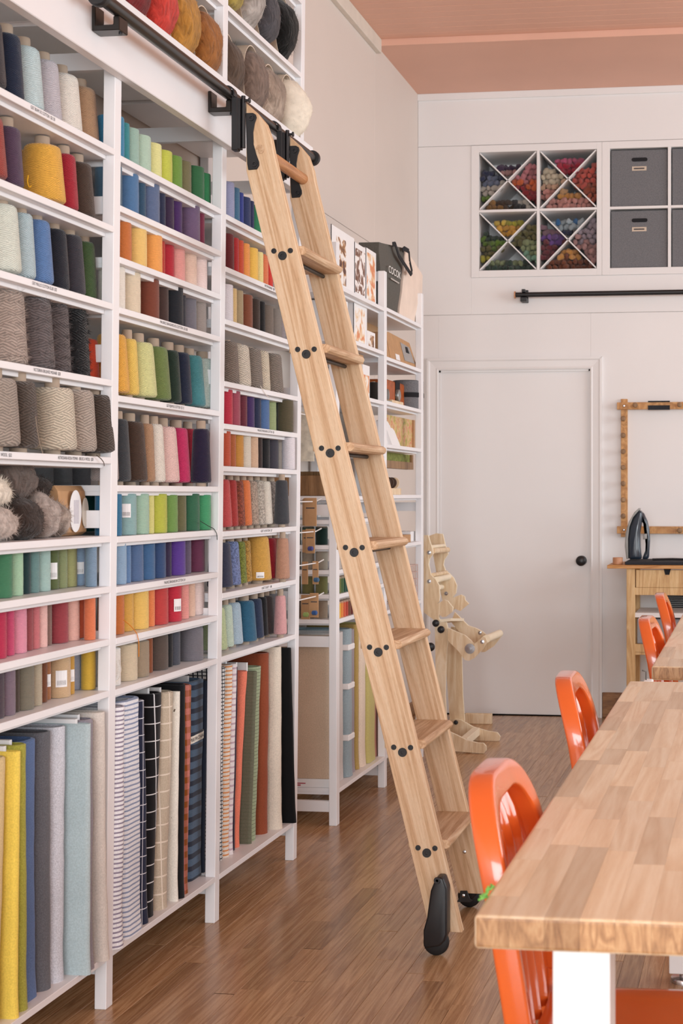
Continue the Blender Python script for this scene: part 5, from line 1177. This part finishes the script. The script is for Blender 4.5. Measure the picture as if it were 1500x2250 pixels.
# ------------------------------------------------------------------ wooden cart with iron
cart = thing('kitchen_cart', (-.2, 8.15, 0), 'birch wood cart with drawer and shelves by the back wall', 'cart')
CXR = .38
MB().box(-.795, CXR + .1, 7.93, 8.37, .893, .912).build('worktop', M['pinetop'], cart, bevel=.002, seg=1)
for xa, xb in ((-.69, -.644), (CXR - .046, CXR)):
    for ya in (7.95, 8.29): MB().box(xa, xb, ya, ya + .046, 0, .893).build('leg', M['pine'], cart, bevel=.002, seg=1)
dr = MB().box(-.638, CXR - .05, 7.955, 7.975, .790, .886).build('drawer', M['pine'], cart, bevel=.001, seg=1)
nt = [(1457, 1248), (1474, 1248), (1470, 1263), (1461, 1263)]; nq = [at_Y(x, y, 7.955) for x, y in nt]
MB().prism([(p.x, p.z) for p in nq], lambda p: (p[0], 7.953, p[1]), lambda p: (p[0], 7.9552, p[1])).build('handle_notch', M['dark'], dr)
MB().box(-.644, CXR - .046, 7.955, 7.985, .748, .789).build('front_rail', M['pine'], cart, bevel=.001, seg=1); MB().box(-.644, CXR - .046, 7.955, 7.985, .436, .478).build('lower_rail', M['pine'], cart, bevel=.001, seg=1)
MB().box(-.644, CXR - .046, 7.96, 8.33, .625, .650).build('shelf_board', M['wall'], cart, bevel=.001, seg=1); MB().box(-.644, CXR - .046, 7.96, 8.33, .42, .436).build('shelf_board', M['pine'], cart, bevel=.001, seg=1)
gb = MB().box(-.636, -.1, 7.99, 8.30, .4785, .615).build('grey_bin', M['drawer_grey'], None, bevel=.004, seg=1); tag(gb, 'grey plastic bin on the lower cart shelf', 'bin')
ht = thing('space_heater', (-.35, 8.36, .6), 'black grille heater panel with white body behind the cart', 'heater')
A = at_Y(1463, 1304, 8.30); z1 = A.z; z0 = at_Y(1463, 1341, 8.30).z
MB().box(A.x, .2, 8.392, 8.43, z0, z1).build('grille_back', M['dark'], ht)
for k in range(9): zz = z0 + (z1 - z0) * (k + .5) / 9; MB().box(A.x, .2, 8.385, 8.392, zz - .002, zz + .002).build('slat', M['iron_grey'], ht)
MB().box(A.x, .2, 8.385, 8.43, z0 - .10, z0).build('heater_body', M['wall'], ht, bevel=.004)
mt_ = MB().box(-.70, .42, 7.96, 8.34, .9125, .930).build('pressing_mat', M['mat_black'], None, bevel=.004, seg=2); tag(mt_, 'dark grey wool pressing mat on the wooden cart', 'mat')
cb_ = MB().tube([(-.56, 8.12, .936), (-.45, 8.14, .938), (-.3, 8.1, .936), (-.1, 8.14, .936), (.1, 8.1, .936)], .006, 8)
tr_ = thing('tape_roll', (-.745, 8.02, .912), 'copper coloured roll of tape on the cart corner', 'tape')
c = at_Y(1356, 1230, 8.0); m = MB().lathe([(.026, 0), (.028, .002), (.028, .036), (.026, .038), (.018, .038), (.018, 0)], 24); m.v = [(p[0] + c.x, p[1] + 8.02, p[2] + .9125) for p in m.v]; m.build('tape', M['copper'], tr_, smooth=True)
ir = thing('steam_iron', (-.64, 8.1, .93), 'dark blue grey steam iron standing upright on its heel', 'iron')
YI = 8.10
def ipoly(pts, y0, y1, nm, mt, bev=.008, par=ir):
    q = [at_Y(1300 + a / 3, 850 + b / 3, YI) for a, b in pts]
    return MB().prism([(p.x, max(p.z, .9305)) for p in q], lambda p: (p[0], y0, p[1]), lambda p: (p[0], y1, p[1])).build(nm, M[mt], par, bevel=bev, seg=3, smooth=True)
ipoly([(232, 1132), (222, 1050), (227, 960), (248, 890), (285, 825), (316, 797), (318, 810), (275, 860), (252, 920), (242, 1000), (244, 1132)], 8.045, 8.155, 'soleplate', 'iron_grey', .003)
ipoly([(244, 1136), (243, 1000), (254, 920), (277, 860), (318, 806), (338, 830), (330, 900), (320, 960), (322, 1060), (332, 1136)], 8.05, 8.15, 'body', 'iron_dark', .016)
ipoly([(318, 812), (345, 835), (366, 882), (380, 940), (384, 1010), (378, 1110), (372, 1136), (330, 1136), (352, 1080), (356, 990), (345, 910), (325, 880)], 8.075, 8.125, 'handle', 'iron_dark', .012)
ipoly([(338, 970), (364, 966), (366, 1000), (340, 1006)], 8.068, 8.078, 'button', 'iron_grey', .002)
cd = cb_.build('power_cord', M['rubber'], ir, smooth=True)

# ------------------------------------------------------------------ loom on stand
lm = thing('floor_loom', (-1.4, 7.4, 0), 'light plywood folding loom on a stand beside the corner shelving', 'loom')
def lpoly(pts, Y, nm, t=.018):
    q = [at_Y(900 + a / 3.75, 1100 + b / 3.75, Y) for a, b in pts]; n = len(q)
    m = MB().prism([(p.x, max(.001, p.z)) for p in q], lambda p: (p[0], Y, p[1]), lambda p: (p[0], Y + t, p[1]))
    me = m.mesh(nm); me.materials.append(M['ply']); me.materials.append(M['ply_edge'])
    for f in me.polygons:
        if abs(f.normal.y) < .5: f.material_index = 1
    return link(nm, me, None, lm)
LN, LF = 7.20, 7.57
lpoly([(205, 1000), (300, 1000), (318, 1080), (298, 1300), (291, 1600), (305, 1850), (335, 2062), (240, 2062), (215, 1500)], LN + .001, 'stand_post')
lpoly([(325, 1905), (380, 1930), (470, 1975), (560, 1998), (605, 2000), (628, 2025), (628, 2060), (608, 2085), (330, 2062)], LN - .018, 'stand_foot')
lpoly([(115, 285), (150, 285), (165, 340), (185, 400), (190, 440), (162, 480), (154, 525), (172, 612), (212, 650), (240, 700), (246, 790), (240, 835), (225, 850), (285, 818), (312, 828), (355, 882), (350, 915), (300, 955), (270, 960), (242, 940), (240, 965), (250, 990), (200, 985), (115, 920)], LN - .02, 'side_panel')
lpoly([(315, 1050), (380, 1080), (450, 1108), (500, 1150), (528, 1182), (570, 1150), (600, 1120), (625, 1130), (635, 1165), (600, 1225), (530, 1298), (485, 1320), (452, 1313), (400, 1240), (310, 1150)], LN - .02, 'front_arm')
lpoly([(340, 1040), (430, 1050), (428, 1300), (435, 1600), (452, 1818), (330, 1818), (300, 1400), (310, 1150)], LF, 'stand_post')
lpoly([(320, 1815), (370, 1800), (420, 1808), (520, 1865), (640, 1900), (720, 1912), (744, 1945), (736, 1978), (715, 1988), (420, 1990), (325, 1985)], LF - .019, 'stand_foot')
lpoly([(160, 290), (215, 270), (270, 275), (290, 360), (315, 440), (282, 490), (276, 530), (295, 580), (325, 600), (362, 640), (386, 700), (380, 762), (350, 800), (420, 775), (450, 790), (455, 820), (486, 850), (415, 910), (372, 890), (300, 955), (240, 700), (190, 440)], LF + .001, 'side_panel')
lpoly([(370, 920), (430, 980), (480, 1030), (540, 1050), (600, 1080), (636, 1115), (600, 1140), (560, 1170), (520, 1200), (430, 1110), (340, 1000)], LF - .018, 'front_arm')
lpoly([(585, 1250), (640, 1150), (700, 1080), (735, 1064), (756, 1090), (746, 1130), (690, 1200), (620, 1246)], LF - .018, 'end_plate')
for (a, b, r_, mt, nm) in (((183, 380), (280, 370), .009, 'ply_edge', 'rod'), ((190, 415), (312, 405), .014, 'ply', 'back_beam'), ((185, 615), (300, 592), .011, 'ply', 'rod'), ((218, 652), (320, 628), .016, 'ply_edge', 'warp_roller'), ((630, 1140), (738, 1095), .020, 'ply_edge', 'cloth_roller'), ((235, 715), (262, 712), .014, 'ply_edge', 'rod')):
    p = at_Y(900 + a[0] / 3.75, 1100 + a[1] / 3.75, LN); q = at_Y(900 + b[0] / 3.75, 1100 + b[1] / 3.75, LF)
    MB().cyl(r_, (p.x, LN, p.z), (q.x, LF, q.z), 16).build(nm, M[mt], lm, smooth=True)
p = at_Y(900 + 290 / 3.75, 1100 + 985 / 3.75, LN); q = at_Y(900 + 400 / 3.75, 1100 + 985 / 3.75, LF)
MB().add([(p.x - .05, LN, p.z), (p.x + .03, LN, p.z + .01), (q.x + .03, LF, q.z + .01), (q.x - .05, LF, q.z), (p.x - .05, LN, p.z - .014), (p.x + .03, LN, p.z - .004), (q.x + .03, LF, q.z - .004), (q.x - .05, LF, q.z - .014)], [(0, 1, 2, 3), (7, 6, 5, 4), (0, 4, 5, 1), (1, 5, 6, 2), (2, 6, 7, 3), (3, 7, 4, 0)]).build('cross_board', M['ply_edge'], lm)
MB().box(-1.47, -1.43, LN + .019, LF - .019, .03, .07).build('stand_stretcher', M['ply_edge'], lm, bevel=.002, seg=1)
for (a, Y, r_, mt) in (((215, 1010), LN - .02, .018, 'black'), ((258, 1062), LN - .02, .018, 'black'), ((172, 1205), LN - .02, .022, 'black'), ((495, 1220), LN - .02, .026, 'chrome'), ((597, 1163), LN - .02, .01, 'chrome'), ((578, 1090), LF - .018, .01, 'chrome'), ((300, 765), LF, .01, 'chrome'), ((160, 665), LN - .02, .01, 'chrome'), ((380, 1827), LF - .019, .012, 'black'), ((160, 428), LN - .02, .01, 'chrome')):
    c = at_Y(900 + a[0] / 3.75, 1100 + a[1] / 3.75, Y)
    m = MB().lathe([(r_, 0), (r_, .006), (r_ * .6, .012), (.001, .013)] if mt == 'black' else [(r_, 0), (r_, .002), (r_ * .45, .0025), (r_ * .42, .007), (.001, .0075)], 18, 'Y'); m.v = [(p[0] + c.x, Y - p[1], p[2] + c.z) for p in m.v]; m.build('knob' if mt == 'black' else 'bolt', M[mt], lm, smooth=True)
A = at_Y(1020, 1592, 8.10); B = at_Y(1079, 1592, 8.10)
bl = MB().box(A.x, B.x, 8.10, 8.14, 0, .058).build('wood_block', M['ply'], None, bevel=.003, seg=1); tag(bl, 'short birch board on the floor behind the loom', 'board')

# ------------------------------------------------------------------ tables
def stave_box(x0, x1, y0, y1, z0, z1, ol, orr, on, of):
    """a stave whose outer edges (left, right, near, far) are rounded"""
    bm = bmesh.new(); vs = [bm.verts.new((x, y, z)) for z in (z0, z1) for y in (y0, y1) for x in (x0, x1)]
    for f in [(0, 2, 3, 1), (4, 5, 7, 6), (0, 1, 5, 4), (2, 6, 7, 3), (0, 4, 6, 2), (1, 3, 7, 5)]: bm.faces.new([vs[i] for i in f])
    bm.edges.ensure_lookup_table(); sel = []
    for e in bm.edges:
        a, b = e.verts[0].co, e.verts[1].co; m_ = (a + b) / 2
        L = abs(m_.x - x0) < 1e-6 and ol; Rr = abs(m_.x - x1) < 1e-6 and orr; N_ = abs(m_.y - y0) < 1e-6 and on; Fr = abs(m_.y - y1) < 1e-6 and of
        if (L or Rr or N_ or Fr) and (abs(a.z - b.z) < 1e-6): sel.append(e)
        elif abs(a.z - b.z) > 1e-6 and ((L and (N_ or Fr)) or (Rr and (N_ or Fr))): sel.append(e)
    if sel: bmesh.ops.bevel(bm, geom=sel, offset=.006, segments=3, affect='EDGES', profile=.5)
    bmesh.ops.recalc_face_normals(bm, faces=bm.faces)
    me = bpy.data.meshes.new('stave'); bm.to_mesh(me); bm.free(); me.materials.append(M['stave']); me.materials.append(M['stave_end'])
    for f in me.polygons:
        if abs(f.normal.y) > .8: f.material_index = 1
    return me
def table(x0, x1, y0, y1, label, legs):
    o = thing('work_table', ((x0 + x1) / 2, (y0 + y1) / 2, 0), label, 'table'); z0, z1 = .716, .76
    n = round((x1 - x0) / .0455); w_ = (x1 - x0) / n
    for i in range(n):
        y = y0; first = True
        while y < y1 - .001:
            L = random.uniform(.16, .42) if not first else random.uniform(.08, .4)
            ye = y + L
            if y1 - ye < .1: ye = y1
            link('stave', stave_box(x0 + i * w_ + .0001, x0 + (i + 1) * w_ - .0001, y + (.0001 if not first else 0), ye - (.0001 if ye < y1 else 0), z0, z1, i == 0, i == n - 1, first, ye == y1), None, o)
            y = ye; first = False
    for (a, b, c, d_) in legs:
        lg = MB().box(a, b, c, d_, .03, .7155).build('leg', M['leg_white'], o, bevel=.003, seg=2)
        m = MB().lathe([(.010, .006), (.010, .03), (.012, .03), (.012, .014), (.034, .012), (.036, .008), (.036, 0), (.001, 0)], 24); m.v = [(p[0] + (a + b) / 2, p[1] + (c + d_) / 2, p[2]) for p in m.v]; m.build('levelling_foot', M['chrome'], lg, smooth=True)
    return o
la = at_Y(1213, 2150, 1.90).x; lb_ = at_Y(1340, 2150, 1.90).x
TX0, TX1 = -.357, .42
legx = (la, lb_)
table(TX0, TX1, 1.843, 4.205, 'near butcher block work table with white legs', [(la, lb_, 1.90, 1.975), (TX1 - .165, TX1 - .09, 1.90, 1.975), (at_z(1470, 2160).x, at_z(1470, 2160).x + .075, 3.86, 3.935), (TX1 - .165, TX1 - .09, 3.86, 3.935)])
table(-.318, .45, 4.573, 6.9, 'far butcher block work table beyond the near table', [(-.24, -.165, 4.68, 4.755), (.30, .375, 4.68, 4.755), (-.24, -.165, 6.7, 6.775), (.30, .375, 6.7, 6.775)])
pts = [at_z(1066 + k * 2.2 + random.uniform(-1.5, 1.5), 1978 - k * 3.6, .76) for k in range(10)]
gs = MB()
for k in range(3):
    gs.tube([(TX0 - .002 + random.uniform(-.004, .004), p.y + random.uniform(-.004, .004), .757 + random.uniform(0, .007)) for p in pts], .0016, 6)
gy = gs.build('yarn_scrap', M['green_thread'], smooth=True); tag(gy, 'frayed bright green yarn scrap on the near table edge', 'yarn')
ck = thing('loom_clamp', (-.30, 4.24, .70), 'small white clamp with a bent grey rod between the two tables', 'clamp')
a = at_Y(1414, 1497, 4.23); b = at_Y(1434, 1497, 4.23)
MB().box(a.x, b.x, 4.2055, 4.26, .70, a.z + .004).build('clamp_body', M['leg_white'], ck, bevel=.004, seg=2)
p0 = at_Y(1419, 1493, 4.23); p1 = at_Y(1419, 1476, 4.23); p2 = at_Y(1410, 1473, 4.23)
MB().tube([(p0.x, 4.23, .705), (p0.x, 4.23, p1.z), (p2.x, 4.23, p2.z)], .0022, 8).build('bent_rod', plain('grey_steel', '#5c5854', .4), ck, smooth=True)

# ------------------------------------------------------------------ orange chairs
def outline(w, h_, r, n=9):
    pts = [(-w, 0)]
    for i in range(n + 1): a = math.pi - math.pi / 2 * i / n; pts.append((-w + r + r * math.cos(a), h_ - r + r * math.sin(a)))
    for i in range(n + 1): a = math.pi / 2 - math.pi / 2 * i / n; pts.append((w - r + r * math.cos(a), h_ - r + r * math.sin(a)))
    pts.append((w, 0)); return pts
def bend(p):
    x, y, z = p; v = z - .43
    return (x - .14 * v - .10 * max(0, v - .1) ** 2 * 2 + .03 * (y / .2) ** 2 * (1 if v > 0 else 0) * .4, y, z)
def make_chair():
    t = thing('metal_chair', (0, 0, 0), 'x', 'chair', 'orange metal chairs', local=True)
    OW, OH = .205, .425
    for nm in ('back_frame',):
        o = outline(OW, OH, .150); i_ = outline(OW - .034, OH - .044, .118); n = len(o); m = MB()
        vs = [(.021, p[0], p[1] + .43) for p in o] + [(-.021, p[0], p[1] + .43) for p in o] + [(.021, p[0], p[1] + .43) for p in i_] + [(-.021, p[0], p[1] + .43) for p in i_]
        fs = []
        for k in range(n - 1):
            fs += [(k, k + 1, n + k + 1, n + k), (2 * n + k, 3 * n + k, 3 * n + k + 1, 2 * n + k + 1), (k, 2 * n + k, 2 * n + k + 1, k + 1), (n + k, n + k + 1, 3 * n + k + 1, 3 * n + k)]
        fs += [(0, n, 3 * n, 2 * n), (n - 1, 3 * n - 1, 4 * n - 1, 2 * n - 1)]
        m.add(vs, fs)
        me = m.mesh(nm, False, .006, 3)
        for v in me.vertices: v.co = Vector(bend(v.co))
        smooth_mesh(me, .9); link(nm, me, M['orange'], t)
    i_ = outline(OW - .04, OH - .044, .10); m = MB(); rows = 10
    # ribbed panel as a corrugated grid trimmed to the inner outline
    cols = 60; vs = []; fs = []; w_ = OW - .031; hh = OH - .041; r = .118
    for j in range(rows + 1):
        for c_ in range(cols + 1):
            u = -w_ + 2 * w_ * c_ / cols; top = hh
            if abs(u) > w_ - r: top = hh - r + math.sqrt(max(0, r * r - (abs(u) - (w_ - r)) ** 2))
            rib = max((math.cos(min(1, abs(u - uc) / .017) * math.pi) + 1) / 2 for uc in (-.096, -.032, .032, .096))
            fade = min(1, (1 - j / rows) * 6 + .2)
            vs.append((-.010 + .015 * rib * fade, u, .43 + top * j / rows))
    for j in range(rows):
        for c_ in range(cols): q = j * (cols + 1) + c_; fs.append((q, q + 1, q + cols + 2, q + cols + 1))
    nb = len(vs); vs += [(p[0] - .003, p[1], p[2]) for p in vs]; fs += [tuple(reversed([i2 + nb for i2 in f])) for f in fs]
    m.add([bend(p) for p in vs], fs); me = m.mesh('back_panel'); me.polygons.foreach_set('use_smooth', [True] * len(me.polygons)); link('back_panel', me, M['orange'], t)
    # seat with a dished middle
    n = 12; vs = []; fs = []
    for k2, th_ in ((0, 0), (1, -.022)):
        for j in range(n + 1):
            for i2 in range(n + 1):
                x = .005 + .40 * i2 / n; y = -.20 + .40 * j / n + (0); e = max(abs(i2 / n - .5), abs(j / n - .5)) * 2
                dz = -.010 * (1 - e ** 4) - .020 * max(0, i2 / n - .85) / .15 - .012 * max(0, abs(j / n - .5) * 2 - .88) / .12
                vs.append((x, y * (1 - .06 * (1 - i2 / n)), .445 + dz + th_))
    N = n + 1; nb = N * N
    for j in range(n):
        for i2 in range(n): q = j * N + i2; fs += [(q, q + 1, q + N + 1, q + N), (nb + q, nb + q + N, nb + q + N + 1, nb + q + 1)]
    for k in range(n): fs += [(k, nb + k, nb + k + 1, k + 1), (n * N + k, n * N + k + 1, nb + n * N + k + 1, nb + n * N + k), (k * N, (k + 1) * N, nb + (k + 1) * N, nb + k * N), (k * N + n, nb + k * N + n, nb + (k + 1) * N + n, (k + 1) * N + n)]
    me = MB().add(vs, fs).mesh('seat', True, .004, 2); link('seat', me, M['orange'], t)
    for sy in (-1, 1):
        MB().tube([(.0, sy * .183, .47), (-.004, sy * .186, .40), (-.03, sy * .195, .2), (-.065, sy * .205, .0)], [.019, .019, .017, .014], 12).build('leg', M['orange'], t, smooth=True)
        MB().tube([(.375, sy * .175, .42), (.385, sy * .185, .2), (.40, sy * .195, 0)], [.018, .016, .013], 12).build('leg', M['orange'], t, smooth=True)
    return t
ch0 = make_chair()
def dup(src):
    c = src.copy(); COL.objects.link(c)
    for ch in src.children:
        d_ = ch.copy(); COL.objects.link(d_); d_.parent = c
    return c
for k, (x, y, rz, lb) in enumerate(((-.352, 2.365, 0, 'glossy orange metal chair nearest the camera, tucked under the near table'), (-.385, 3.60, .03, 'orange metal chair second from the camera at the near table'), (-.312, 5.30, -.02, 'orange metal chair at the near end of the far table'), (-.340, 6.56, .02, 'orange metal chair farthest away, in front of the wooden cart'))):
    c = ch0 if k == 0 else dup(ch0); c.location = (x, y, 0); c.rotation_euler = (0, 0, rz); c['label'] = lb
